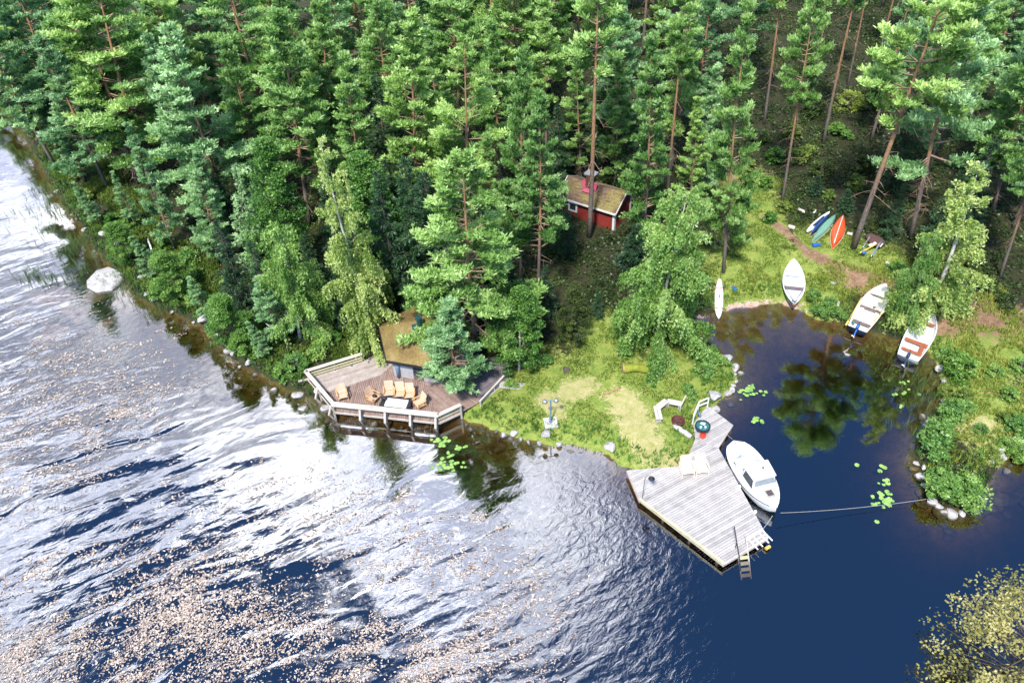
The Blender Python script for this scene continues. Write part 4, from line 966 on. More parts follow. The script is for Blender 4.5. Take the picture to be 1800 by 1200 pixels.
mb = MB(); cp = P(738, 577, 3.45); cx, cy = cp.x-hc.x, cp.y-hc.y
mb.cyl((cx, cy, 3.2), 0.17, 1.05, 14); mb.cyl((cx, cy, 4.28), 0.23, 0.16, 14); ch = mb.build('stove_pipe', MT['darkteal'], rf, smooth=False)
mb = MB(); mb.box((cx, cy, 3.42), (1.0, 0.9, 0.06), 0.2, R(12)); mb.build('flashing', MT['darkteal'], ch)
def facet(k, t0, t1, z0, z1, off=0.03):
    a, b = cor(RW+off, k), cor(RW+off, k+1)
    p, q = lerp(a, b, t0), lerp(a, b, t1); return p, q
for (t0, t1, nm, mt) in ((0.46, 0.68, 'door', 'glasst'), (0.80, 0.97, 'window', 'glasst')):
    p, q = facet(1, t0, t1, 0, 0); mb = MB(); z0 = 0.64 if nm == 'door' else 1.1
    mb.beam((p[0], p[1], (z0+2.05)/2), (q[0], q[1], (z0+2.05)/2), 0.05, 2.05-z0); d_ = mb.build(nm, MT['thwart'], hut)
    p2, q2_ = facet(1, t0+0.02, t1-0.02, 0, 0, 0.07); mb = MB(); mb.beam((p2[0], p2[1], 1.5), (q2_[0], q2_[1], 1.5), 0.03, 0.8); mb.build('pane', MT['glass'], d_)
p, q = facet(1, 0.13, 0.22, 0, 0, 0.12); mb = MB(); mb.tube([(p[0], p[1], 0.66), (p[0], p[1], 1.6), (p[0]*.97, p[1]*.97, 1.9)], [0.12, 0.15, 0.07], 8)
o = mb.build('folded_parasol', MT['bluegrey'], None, smooth=True); o.location = hc; tag(o, 'folded blue grey parasol leaning on the hut wall', 'parasol')
# table and chairs
def chair(px, py, face, label, group, mat='chair', z=ZD, sc_=1.0):
    o = empty('armchair', P(px, py, z), math.atan2(face[1], face[0])-math.pi/2, label, 'chair', group)
    o.scale = (sc_, sc_, sc_)
    mb = MB(); W = 0.29
    def panel(prof, th):
        vs = []; n = len(prof)
        for (y, zz) in prof:
            for x in (-W, -W*0.4, W*0.4, W): vs.append((x, y-0.02*(abs(x) < 0.2), zz))
        vs2 = [(x, y-th*0.6, zz-th) for x, y, zz in vs]; N = len(vs)
        fs = [(i*4+j, i*4+j+1, (i+1)*4+j+1, (i+1)*4+j) for i in range(n-1) for j in range(3)]
        fs += [tuple(N+k for k in f[::-1]) for f in fs]
        rim = [i*4 for i in range(n)]+[(n-1)*4+j for j in (1, 2, 3)]+[i*4+3 for i in range(n-2, -1, -1)]+[2, 1]
        fs += [(rim[i], rim[(i+1) % len(rim)], N+rim[(i+1) % len(rim)], N+rim[i]) for i in range(len(rim))]
        mb.add(vs+vs2, fs)
    panel([(0.36, 0.36), (0.34, 0.41), (0.1, 0.38), (-0.16, 0.33)], 0.03)
    mb.build('seat', MT[mat], o, smooth=False); mb = MB()
    panel([(-0.15, 0.36), (-0.24, 0.55), (-0.36, 0.85), (-0.42, 1.0)], 0.03)
    mb.build('backrest', MT[mat], o)
    for s_ in (-1, 1):
        mb = MB(); x = s_*0.33
        mb.beam((x, 0.32, 0.0), (x, 0.28, 0.60), 0.045, 0.05); mb.beam((x, -0.36, 0.0), (x, -0.22, 0.58), 0.045, 0.05)
        mb.beam((x, 0.36, 0.62), (x, -0.32, 0.60), 0.07, 0.03); mb.beam((x, 0.30, 0.34), (x, -0.28, 0.30), 0.04, 0.05)
        mb.build('arm_frame', MT['chairleg' if mat == 'chair' else mat], o)
    return o
GR = 'plywood armchairs on the lower deck'
chair(603, 700, (0.30, -1), 'lone plywood armchair at the left end of the lower deck', GR)
chair(657, 704, (0.75, -0.55), 'plywood armchair with a dark bag, left end of the black table', GR)
c1_ = chair(685, 695, (0.02, -1), 'plywood armchair behind the table, left one of three in a row', GR)
chair(704, 697, (0.0, -1), 'plywood armchair behind the table, middle one of three in a row', GR)
chair(721, 699, (0.0, -1), 'plywood armchair behind the table, right one of three in a row', GR)
chair(739, 714, (-0.80, -0.55), 'plywood armchair turned to the right end of the black table', GR)
tb = empty('dining_table', P(697, 720, ZD), hd((672,704),(725,710)), 'low black metal table with a white top on the lower deck', 'table')
TW, TD, TH = 1.95, 0.98, 0.62
mb = MB(); mb.box((0, 0, TH), (TW, TD, 0.06)); mb.box((0, -TD/2+.04, TH-.09), (TW-.1, .05, .10)); mb.box((0, TD/2-.04, TH-.09), (TW-.1, .05, .10)); mb.build('frame', MT['black'], tb, bevel=.01)
mb = MB(); mb.box((0.08, 0, TH+0.036), (TW-0.5, TD-0.26, 0.012)); mb.build('tabletop', MT['white'], tb)
for i in (-1, 1):
    for j in (-1, 1):
        mb = MB(); mb.beam((i*(TW/2-.06), j*(TD/2-.06), 0), (i*(TW/2-.06), j*(TD/2-.06), TH-.03), 0.06, 0.06); mb.build('leg', MT['black'], tb)
def small(name, mb, mat, p, label, cat, rz=0, group=None, **kw):
    o = mb.build(name, mat, **kw); o.location = p; o.rotation_euler = (0, 0, rz); return tag(o, label, cat, group)
mb = MB(); mb.blob((0, 0, 0.10), (0.20, 0.15, 0.12), 3, 0.5); small('bag', mb, MT['black'], P(676, 702, 1.29), 'black bag on the left end of the dining table', 'bag', smooth=True)
mb = MB(); mb.blob((0, 0, 0.10), (0.22, 0.17, 0.10), 5, 0.5); small('jacket', mb, MT['black'], P(659, 697, 1.0), 'black jacket lying on the armchair left of the table', 'jacket', smooth=True)
mb = MB(); mb.lathe((0, 0, 0), [(0.0, 0), (0.045, 0), (0.055, 0.11), (0.045, 0.11), (0.04, 0.01)], 12); small('cup', mb, MT['white'], P(680, 707, 1.29), 'white cup beside the black bag on the table', 'cup')
# small boards in the grass
mb = MB(); p = P(906, 679, 0.95)
for i in range(14): mb.ctone = rs.random(); mb.box((-1.0+i*0.145, 0, 0.05), (0.13, 0.62, 0.04))
for j in (-.2, .2): mb.box((-.05, j, 0.012), (2.0, 0.08, 0.035))
small('duckboard', mb, MT['wgrey'], G(906, 679), 'short grey slatted duckboard lying on the grass at the end of the walkway', 'duckboard', hd((884,677),(928,681)))
# ---- big dock
ZK = 0.45
dkp = [(1103,826),(1193,819),(1209,803),(1222,772),(1219,745),(1243,712),(1289,747),(1263,787),(1351,946),(1272,993),(1126,880)]
dp = [v2(P(x, y, ZK)) for x, y in dkp]
dock = empty('swimming_dock', (dp[8][0], dp[8][1], 0), 0, 'large angular dock of weathered grey planks by the motorboat', 'dock')
pdir = dirpx((1130,880),(1216,838), ZK)
def dsect(ix, direc):
    mb = MB(); planks(mb, [dp[i] for i in ix], direc, 0.15, 0.018, ZK, 0.035, rs); o = mb.build('plank_section', MT['wgrey'], dock); o.location = -Vector(dock.location); return o
pm_ = dirpx((1272,993),(1351,946), ZK)
dp.append(v2(P(1212, 790, ZK)))    # 11
dsect([0, 1, 7, 8, 9, 10], pm_)
dsect([1, 2, 3, 7], pm_)
dsect([3, 4, 5, 6, 7], dirpx((1222,780),(1289,742), ZK))
def edge(i, j, mat, w=0.08, h=0.16, dz=0.0, name='edge_beam'):
    a, b = dp[i], dp[j]; L = math.hypot(b[0]-a[0], b[1]-a[1]); n = ((b[1]-a[1])/L*0.045, -(b[0]-a[0])/L*0.045)
    mb = MB(); mb.beam(V3((a[0]-n[0], a[1]-n[1]), ZK-0.10+dz), V3((b[0]-n[0], b[1]-n[1]), ZK-0.10+dz), w, h); o = mb.build(name, mat, dock); o.location = -Vector(dock.location)
for (i, j, m_) in ((10, 9, 'wyel'), (9, 8, 'wrail'), (8, 7, 'greylog'), (7, 6, 'greylog'), (10, 0, 'wmid'), (6, 5, 'greylog')): edge(i, j, MT[m_])
for a, b, n_ in ((9, 10, 3), (8, 9, 2), (7, 8, 4), (6, 7, 2)):
    for k in range(n_):
        p = lerp(dp[a], dp[b], (k+.15)/n_); p = lerp(p, (dp[11][0], dp[11][1]), 0.03); mb = MB(); mb.tube([(p[0], p[1], -2.5), (p[0], p[1], ZK-0.05)], 0.09, 8); o = mb.build('pile', MT['barkd'], dock); o.location = -Vector(dock.location)
mb = MB(); a, b = lerp(dp[10], dp[9], 0.0), dp[9]; ins = lerp(b, dp[8], 0.03)
mb.beam(V3(lerp(dp[10], dp[0], .03), ZK+0.05), V3(ins, ZK+0.05), 0.12, 0.08); o = mb.build('kerb_board', MT['wyel'], dock); o.location = -Vector(dock.location)
chair(1206, 831, (0.10, -1), 'pale armchair on the dock next to the lawn, left one of the pair', 'pale armchairs on the dock', 'chairp', ZK, 1.12)
chair(1231, 829, (0.10, -1), 'pale armchair on the dock, right one of the pair', 'pale armchairs on the dock', 'chairp', ZK, 1.12)
# dock lamp: a thin post with a shaded lamp hung from its bent top
lb = P(1129, 875, ZK); ld = Vector((0.15, 0, 0)); lamp = empty('dock_lamp', lb, 0, 'thin bent post with black lamp shade at the dock corner', 'lamp')
mb = MB(); mb.tube([(0, 0, -0.4), (0, 0, 0.9), (0.03, 0, 1.9), (0.10, -.02, 2.08), (0.26, -.05, 2.14), (0.38, -.08, 2.06)], 0.022, 6); mb.build('post', MT['thwart'], lamp)
mb = MB(); mb.lathe((0.38, -.08, 1.88), [(0.02, 0.2), (0.06, 0.16), (0.19, 0.0), (0.17, 0.0), (0.02, 0.13)], 14); mb.build('lamp_shade', MT['black'], lamp)
# ladder
l0 = P(1308, 972, ZK); ld_ = empty('swim_ladder', l0, math.atan2(*dirpx((1308,972),(1317,996), 0)[::-1])-math.pi/2, 'wooden swimming ladder going down into the water with a black handrail', 'ladder')
mb = MB()
for s_ in (-.27, .27): mb.beam((s_, -0.75, 0.45), (s_, 0.9, -1.15), 0.05, 0.14)
mb.build('side_rail', MT['wrail'], ld_)
for k in range(5):
    mb = MB(); f = 0.35+k*0.14; mb.box((0, -0.75+1.65*f, 0.45-1.6*f), (0.5, 0.20, 0.035)); mb.build('step', MT['wyel'], ld_)
mb = MB(); mb.tube([(0.36, -1.1, 1.05), (0.36, 0.35, 0.0), (0.36, 0.75, -0.5)], 0.03, 6); mb.tube([(0.36, -0.4, 0.0), (0.36, -0.4, 0.55)], 0.025, 6); mb.build('handrail', MT['black'], ld_)
# folding bathing steps at the dock end
fs_ = empty('bathing_steps', P(1335, 952, ZK), hd((1322,958),(1348,942), ZK), 'white metal bathing steps with yellow float at the dock tip', 'steps')
mb = MB()
for x in (-.45, -.1, .35, .62): mb.beam((x, 0.55, 0.09), (x, -0.35, 0.06), 0.06, 0.06)
for y in (0.45, 0.15): mb.beam((-.45, y, 0.12), (.62, y, 0.12), 0.04, 0.04)
mb.build('frame', MT['white'], fs_)
mb = MB(); mb.tube([(0.15, -0.40, -0.28), (0.45, -0.40, -0.28)], 0.10, 10); mb.build('float', MT['yel'], fs_)
# white hand rail, round table, toys
rl = empty('gangway_rail', P(1240, 718, ZK), 0, 'white painted handrail where the gangway meets the rocks', 'handrail')
def rp(x, y, z): return P(x, y, ZK+z)-Vector(rl.location)
mb = MB(); a, b, c, d_ = rp(1217,745,0), rp(1226,722,0), rp(1243,715,0), None
for q in (a, b, c): mb.beam(q, q+Vector((0, 0, 0.85)), 0.07, 0.07)
for h_ in (0.85, 0.45):
    mb.beam(a+Vector((0, 0, h_)), b+Vector((0, 0, h_)), 0.06, 0.08); mb.beam(b+Vector((0, 0, h_)), c+Vector((0, 0, h_)), 0.06, 0.08)
mb.build('rail', MT['white'], rl)
rt = empty('round_table', P(1233, 761, ZK), 0.3, 'small round garden table with a teal top and black rim', 'table')
mb = MB(); mb.lathe((0, 0, 0.66), [(0, 0.03), (0.40, 0.03), (0.40, 0.0), (0, 0)], 24); mb.build('tabletop', MT['teal'], rt)
mb = MB(); mb.lathe((0, 0, 0.64), [(0.38, 0.0), (0.48, 0.0), (0.48, 0.07), (0.40, 0.07), (0.38, 0.0)], 24); mb.build('rim', MT['black'], rt)
for k in range(4):
    a_ = k*math.pi/2+.7; mb = MB(); mb.tube([(0.3*math.cos(a_), 0.3*math.sin(a_), 0), (0.1*math.cos(a_), 0.1*math.sin(a_), 0.64)], 0.02, 6); mb.build('leg', MT['black'], rt)
tp_ = rt.location+Vector((0, 0, 0.69))
mb = MB(); mb.blob((0, 0, 0.14), (0.18, 0.13, 0.17), 8, 0.7); small('towel', mb, MT['white'], tp_+Vector((0.0, 0.05, 0)), 'crumpled white towel heaped on the round table', 'towel', smooth=True)
for dx_, dy_, i in ((-.16, -.16, 'left'), (.12, -.18, 'right')):
    mb = MB(); mb.lathe((0, 0, 0), [(0, 0), (0.06, 0), (0.07, 0.12), (0.055, 0.12), (0.05, 0.02)], 12); small('mug', mb, MT['white'], tp_+Vector((dx_, dy_, 0.0)), 'white mug on the front of the round table, '+i+' one', 'mug', group='mugs on the round table')
mb = MB(); mb.lathe((0, 0, 0), [(0, 0), (0.15, 0), (0.2, 0.3), (0.17, 0.3), (0.13, 0.03)], 14); small('bucket', mb, MT['redp'], P(1235, 768, ZK), 'orange red bucket under the round table', 'bucket')
mb = MB(); mb.blob((0, 0, 0.15), (0.12, 0.28, 0.16), 12, 0.5); small('towel', mb, MT['bluegrey'], P(1229, 731, ZK+0.1), 'blue and white towel hanging by the gangway handrail', 'towel', 0.2)
# benches round the fire
for (a, b, lb) in (((1153,720),(1158,746),'white bench plank nearest the lawn side of the fire bowl'),((1156,722),(1171,712),'white bench plank in the middle of the curved row'),((1172,711),(1196,719),'white bench plank at the far end of the curved row')):
    ga, gb = G(*a), G(*b); mb = MB(); L = (gb-ga).length; o = empty('bench', (ga+gb)/2, math.atan2(gb.y-ga.y, gb.x-ga.x), lb, 'bench', 'curved white benches by the fire')
    for j in (-.11, .11): mb.box((0, j, 0.42), (L-0.02, 0.20, 0.05))
    mb.build('seat', MT['wrail'], o)
    for x in (-L*.36, L*.36): mb = MB(); mb.box((x, 0, 0.19), (0.08, 0.34, 0.38)); mb.build('leg', MT['wgrey'], o)
mb = MB(); ga = G(1195, 722); mb.beam((0, 0, 0.4), (0.35, 0.3, 1.1), 0.07, 0.10); mb.beam((0, 0, 0), (0, 0, .45), 0.08, .08); small('leaning_board', mb, MT['wrail'], ga, 'thin white board slanting up from the bench end', 'board')
fb = empty('fire_bowl', G(1191, 745), 0, 'rusty iron fire bowl between the benches and the grey log', 'fire bowl')
mb = MB(); mb.lathe((0, 0, 0), [(0.25, 0), (0.36, 0.12), (0.44, 0.38), (0.40, 0.38), (0.30, 0.14), (0, 0.12)], 20); mb.build('bowl', MT['rust'], fb)
mb = MB()
for k in range(4): mb.tube([(-.28*math.cos(k*1.3), -.28*math.sin(k*1.3), 0.26+.02*k), (.28*math.cos(k*1.3), .28*math.sin(k*1.3), 0.29+.02*k)], 0.04, 6)
mb.build('charred_log', MT['ash'], fb)
def log(a, b, r_, mat, label, name='log', cat='log', cut=True, k=9, up=0.0):
    ga, gb = G(*a), G(*b); n = 7; pts = [ga+(gb-ga)*(i/(n-1))+Vector((rs.uniform(-.3, .3)*r_, rs.uniform(-.3, .3)*r_, r_*0.9+up)) for i in range(n)]
    ctr = (ga+gb)/2; mb = MB(); mb.tube([p-ctr for p in pts], [r_*rs.uniform(0.88, 1.1) for _ in pts], k); o = mb.build(name, mat, smooth=True); o.location = ctr; return tag(o, label, cat)
log((1184,750),(1214,770), 0.17, MT['greylog'], 'split grey driftwood log lying between fire bowl and dock')
ml = log((1098,652),(1148,653), 0.30, MT['moss'], 'thick moss covered log lying on the back of the lawn')
mb = MB(); e = G(1094, 652)-Vector(ml.location); mb.tube([e+Vector((0, 0, .28)), e+Vector((0.12, 0, .28))], 0.29, 12); mb.build('sawn_end', MT['logend'], ml)
log((1062,694),(1090,682), 0.06, MT['logend'], 'thin pale stick lying in the middle of the lawn', 'stick', 'stick')
log((1268,442),(1276,462), 0.12, MT['greylog'], 'short log by the clearing edge') if False else None
log((264,430),(278,470), 0.07, MT['white'], 'pale barkless dead stem leaning on the left bank', 'dead_stem', 'stem', up=0.5)
log((490,592),(470,578), 0.035, MT['greylog'], 'bleached forked branch on the stony bank', 'branch', 'branch', up=.5)
log((1654,694),(1618,650), 0.05, MT['dead'], 'half sunken branch in the cove', 'branch', 'branch') if False else None
log((1748,692),(1785,703), 0.05, MT['logend'], 'thin dry branch lying on the stony point', 'branch', 'branch')
log((1700,692),(1745,690), 0.03, MT['logend'], 'thinner twig beside the dry branch on the point', 'branch', 'branch')
for x0, y0, x1, y1, r_, lb in ((1386,400,1397,404,.16,'short pale log left of the canoes'),(1403,369,1414,376,.13,'weathered log end at the forest edge behind the canoes'),(1430,376,1434,371,.10,'small cut log behind the white kayak'),
        (1490,412,1497,414,.13,'cut log at the foot of the grey pine trunk'),(1557,463,1564,472,.14,'reddish log end under the pale birch'),(1474,532,1471,545,.10,'short white post in the grass left of the cream skiff'),
        (1300,342,1318,350,.22,'pale flat slab lying on the grass at the cabin path')):
    log((x0, y0), (x1, y1), r_, MT['wrail'], lb)
mb = MB(); mb.blob((0, 0, 0.12), (0.35, 0.28, 0.2), 77, 0.4); small('tree_stump', mb, MT['barkd'], G(996, 652), 'small dark stump on the lawn near the alder', 'stump')
# yard lamp with two heads on a concrete slab
yl = empty('garden_lamp', G(968, 744), 0.1, 'slim blue grey post with two round lamp heads on a concrete slab', 'lamp')
mb = MB(); mb.box((0, 0, 0.06), (0.85, 0.85, 0.16)); mb.build('slab', MT['concrete'], yl, bevel=.01)
mb = MB(); mb.cyl((0, 0, 0.13), 0.12, 0.08, 14); mb.tube([(0, 0, 0.15), (0, 0, 2.15)], 0.045, 8); mb.tube([(-.32, 0, 2.12), (.32, 0, 2.12)], 0.03, 6); mb.build('post', MT['bluegrey'], yl)
for s_ in (-1, 1): mb = MB(); mb.lathe((s_*.36, 0, 2.04), [(0, 0.16), (0.12, 0.13), (0.17, 0.0), (0.0, 0.0)], 14); mb.build('lamp_head', MT['steel'], yl, smooth=True)
mb = MB(); mb.box((0, 0, .03), (0.30, 0.42, 0.05), .3); small('towel', mb, MT['blue'], G(1291, 507), 'blue cloth dropped on the grass beside the paddle board', 'towel')
# ---- red cabin
ca, cb_ = P(987, 342, 2.9), P(1081, 371, 2.9)
L = math.hypot(cb_.x-ca.x, cb_.y-ca.y); az = math.atan2(cb_.y-ca.y, cb_.x-ca.x); Wd = 2.9; gz = H(ca.x, ca.y)
hx, hy = -math.sin(az), math.cos(az)
cab = empty('sauna_cabin', ((ca.x+cb_.x)/2+hx*Wd/2, (ca.y+cb_.y)/2+hy*Wd/2, 1.0), az, 'small red board cabin with mossy roof, white trim and a square window', 'cabin')
hw, hd_, ze, zr = L/2, Wd/2, 1.95, 2.75
mb = MB(); n_ = 40
mb.prism([(-hw, -hd_), (hw, -hd_), (hw, hd_), (-hw, hd_)], -0.6, ze)
for s_ in (-1, 1): mb.add([(s_*hw, -hd_, ze), (s_*hw, hd_, ze), (s_*hw, 0, zr), (s_*(hw-.1), -hd_, ze), (s_*(hw-.1), hd_, ze), (s_*(hw-.1), 0, zr)], [(0, 1, 2), (3, 5, 4), (0, 2, 5, 3), (1, 4, 5, 2)])
for i in range(int(L/0.16)): x = -hw+0.08+i*0.16; mb.box((x, -hd_-0.012, ze/2-.3), (0.035, 0.024, ze+.5))
for i in range(int(Wd/0.16)): y = -hd_+0.08+i*0.16; mb.box((hw+0.012, y, ze/2-.3), (0.024, 0.035, ze+.5))
mb.build('wall', MT['falu'], cab)
mb = MB(); ov = 0.22; e_ = 0.32; sl = (zr-ze)/hd_
for s_ in (-1, 1):
    y0, z0, y1, z1 = s_*(hd_+e_), ze-e_*sl+.06, 0, zr+.06
    for k in range(7):
        ya, yb = y0+(y1-y0)*k/7, y0+(y1-y0)*(k+1)/7; za, zb = z0+(z1-z0)*k/7, z0+(z1-z0)*(k+1)/7; t_ = 0.05
        mb.add([(-hw-ov, ya, za+t_), (hw+ov, ya, za+t_), (hw+ov, yb, zb+t_*.4), (-hw-ov, yb, zb+t_*.4), (-hw-ov, ya, za-.03), (hw+ov, ya, za-.03), (hw+ov, yb, zb-.03), (-hw-ov, yb, zb-.03)], [(0, 1, 2, 3), (7, 6, 5, 4), (0, 4, 5, 1), (1, 5, 6, 2), (3, 7, 4, 0)])
rf = mb.build('roof', MT['cabroof'], cab)
mb = MB(); zf = ze-e_*sl+.02
mb.beam((-hw-ov, -hd_-e_-.02, zf), (hw+ov, -hd_-e_-.02, zf), 0.04, 0.16)
for x in (-hw-ov-.02, hw+ov+.02):
    for s_ in (-1, 1): mb.beam((x, s_*(hd_+e_), zf), (x, 0, zr+.04), 0.04, 0.16)
mb.build('barge_board', MT['white'], cab)
for x, y in ((hw, -hd_), (-hw, -hd_), (hw, hd_)):
    mb = MB(); mb.box((x-.05*(1 if x > 0 else -1), y-.035*(1 if y < 0 else -1), ze/2-.3), (0.22, 0.05, ze+.55)); mb.box((x+.035*(1 if x > 0 else -1), y+.05*(1 if y < 0 else -1), ze/2-.3), (0.05, 0.22, ze+.55)); mb.build('corner_board', MT['white'], cab)
wn = MB(); wx, wz = -hw+1.1, 1.08
for (cx_, cz_, sx_, sz_) in ((0, .36, .86, .16), (0, -.36, .86, .16), (-.35, 0, .16, .6), (.35, 0, .16, .6)): wn.box((wx+cx_, -hd_-.045, wz+cz_), (sx_, .05, sz_))
wo = wn.build('window', MT['white'], cab); mb = MB(); mb.box((wx, -hd_-.03, wz), (.56, .03, .58)); mb.build('pane', MT['glass'], wo)
ch_ = MB(); ch_.box((-0.35, -.35, zr+.35), (.62, .55, 1.5)); co_ = ch_.build('chimney', MT['rust'], rf); mb = MB(); mb.box((-0.35, -.35, zr+1.2), (0.95, .8, .07)); mb.build('chimney_cap', MT['steel'], co_)
mb = MB(); mb.beam((-.75, -.75, zr-.1), (-.95, -.55, zr+.5), .25, .04); mb.beam((.12, -.6, zr-.15), (.15, -.4, zr+.5), .3, .04); mb.box((-.35, -.82, zr-.18), (.9, .4, .05), 0, R(25)); mb.build('flashing', MT['pinkish'], co_)
# ---- boats
def hullform(L, B, Dp, kind, sheer=0.25, n=17, m=9, th=0.035, full=0.75, floor=0.12, inner=True):
    st = []
    for i in range(n):
        s = i/(n-1)
        if kind == 'double': b = (B/2)*math.sin(math.pi*min(max(s, 0.0), 1))**0.72
        elif kind == 'canoe': b = (B/2)*math.sin(math.pi*s)**0.8
        elif kind == 'round': b = (B/2)*(1-abs(1-s/0.45)**2.6)**0.5 if s < 0.45 else (B/2)*(1-((s-0.45)/0.55)**2.5)**0.9
        else: b = (B/2)*(0.80+0.40*s-0.0) if s < 0.5 else (B/2)*(1-((s-0.5)/0.5)**2.3)**0.85
        if kind == 'transom' and s < 0.5: b = (B/2)*(0.76+0.24*math.sin(s*math.pi))
        b = max(b, 0.012); g = Dp*(1+sheer*max(0, (s-.4)/.6)**2 + (sheer*max(0, (.4-s)/.4)**2 if kind in ('double', 'canoe') else 0))
        kb = Dp*0.75*max(0, (s-.82)/.18)**2 + (Dp*0.6*max(0, (.18-s)/.18)**2 if kind in ('double', 'canoe', 'round') else 0)
        st.append((s*L-L/2, b, g, kb))
    return st
def section(x, b, g, k, m, full, off=0.0, fl=None):
    out = []
    for j in range(m):
        a = -math.pi/2+math.pi*j/(m-1); sn = math.sin(a)
        y = (b-off)*math.copysign(abs(sn)**full, sn) if b > off else 0.0
        z = k+off+(g-k-off)*(1-math.cos(a)**0.9) if abs(a) < math.pi/2-1e-4 else g
        if fl is not None: z = max(z, min(fl, g-0.02))
        out.append((x, y, z))
    return out
def make_hull(root, L, B, Dp, kind, hullmat, inmat, full=0.75, floor=0.14, th=0.045, rimmat=None, sheer=0.25, closed=False):
    n, m = 19, 11; st = hullform(L, B, Dp, kind, sheer, n)
    mb = MB(); vs = [p for s_ in st for p in section(*s_, m, full)]
    fs = [(i*m+j, i*m+j+1, (i+1)*m+j+1, (i+1)*m+j) for i in range(n-1) for j in range(m-1)]
    fs.append(tuple(range(m)))
    mb.add(vs, fs); hl = mb.build('hull', MT[hullmat], root, smooth=True)
    if closed: return st
    mb = MB(); lst = [(x*(1-th/L*1.5), b, g, k) for (x, b, g, k) in st]
    vs = [p for s_ in lst for p in section(*s_, m, full, th, floor)]
    fs = [tuple(f[::-1]) for f in [(i*m+j, i*m+j+1, (i+1)*m+j+1, (i+1)*m+j) for i in range(n-1) for j in range(m-1)]]+[tuple(range(m))[::-1]]
    mb.add(vs, fs); mb.build('inner_hull', MT[inmat], root, smooth=True)
    mb = MB()
    for sg in (0, m-1):
        for i in range(n-1):
            a, b = Vector(section(*st[i], m, full)[sg]), Vector(section(*st[i+1], m, full)[sg])
            s_ = -1 if sg == 0 else 1
            mb.add([a+Vector((0, .012*s_, .0)), a+Vector((0, .012*s_, .03)), a+Vector((0, -.05*s_, .03)), a+Vector((0, -.05*s_, .0)), b+Vector((0, .012*s_, .0)), b+Vector((0, .012*s_, .03)), b+Vector((0, -.05*s_, .03)), b+Vector((0, -.05*s_, .0))],
                   [(0, 1, 5, 4), (1, 2, 6, 5), (2, 3, 7, 6), (3, 0, 4, 7)])
    if kind == 'transom':
        a, b = section(*st[0], m, full)[0], section(*st[0], m, full)[-1]; mb.beam(Vector(a)+Vector((.02, 0, .015)), Vector(b)+Vector((.02, 0, .015)), .06, .035)
    mb.build('gunwale', MT[rimmat or hullmat], root)
    return st
def halfb(st, x):
    for i in range(len(st)-1):
        if st[i][0] <= x <= st[i+1][0]:
            t = (x-st[i][0])/(st[i+1][0]-st[i][0]); return tuple(st[i][q]+(st[i+1][q]-st[i][q])*t for q in (1, 2, 3))
    return st[0][1:] if x < 0 else st[-1][1:]
def thwart(root, st, x, w, z, mat, name='thwart', th=0.04):
    b, g, k = halfb(st, x); zz = z; y = (b-0.06)*min(1, ((zz-k)/(g-k))**0.3)
    mb = MB(); mb.box((x, 0, z), (w, 2*y, th)); return mb.build(name, MT[mat], root, bevel=.006)
def outboard(root, x, mat, tilt=0.9, leg=0.75):
    mb = MB(); z = 0.62
    mb.blob((x-.05, 0, z+.22), (.22, .14, .2), 3, 0.05, rz=0); o = mb.build('outboard_motor', MT[mat], root, smooth=True)
    mb = MB(); e = Vector((x-.05-math.cos(math.pi/2-tilt)*leg, 0, z+.1-math.sin(math.pi/2-tilt)*leg)); mb.tube([(x-.05, 0, z+.1), e], [.06, .045], 8); mb.tube([e+Vector((-.12, 0, -.02)), e+Vector((.12, 0, .02))], [.03, .06], 8); mb.build('leg', MT[mat], o)
    mb = MB()
    for k in range(3): a = k*2.09; mb.beam(e+Vector((-.13, 0, 0)), e+Vector((-.15, .13*math.cos(a), .13*math.sin(a))), .09, .012)
    mb.build('propeller', MT['white'], o)
    mb = MB(); mb.tube([(x+.1, 0, z+.22), (x+.5, .05, z+.26)], .02, 6); mb.build('tiller', MT['black'], o)
def boatroot(name, bow, stern, z, label, cat, zb=None, pitch=0.0, group=None):
    pb, ps = P(*bow, z), P(*stern, z); o = empty(name, ((pb.x+ps.x)/2, (pb.y+ps.y)/2, z), 0, label, cat, group)
    o.rotation_euler = (0, pitch, math.atan2(pb.y-ps.y, pb.x-ps.x)); return o, math.hypot(pb.x-ps.x, pb.y-ps.y)
def beachit(o, L, lift=0.03):
    a = o.rotation_euler.z; c = o.location; f = Vector((math.cos(a), math.sin(a)))
    hs = [max(H(c.x+f.x*t*L, c.y+f.y*t*L), -0.12) for t in (-.35, -.2, 0, .2, .35)]
    sl = (hs[4]-hs[0])/(.7*L); o.rotation_euler.y = -sl; mid = max(hs[i]-sl*L*t for i, t in enumerate((-.35, -.2, 0, .2, .35)))
    o.location.z = mid+lift
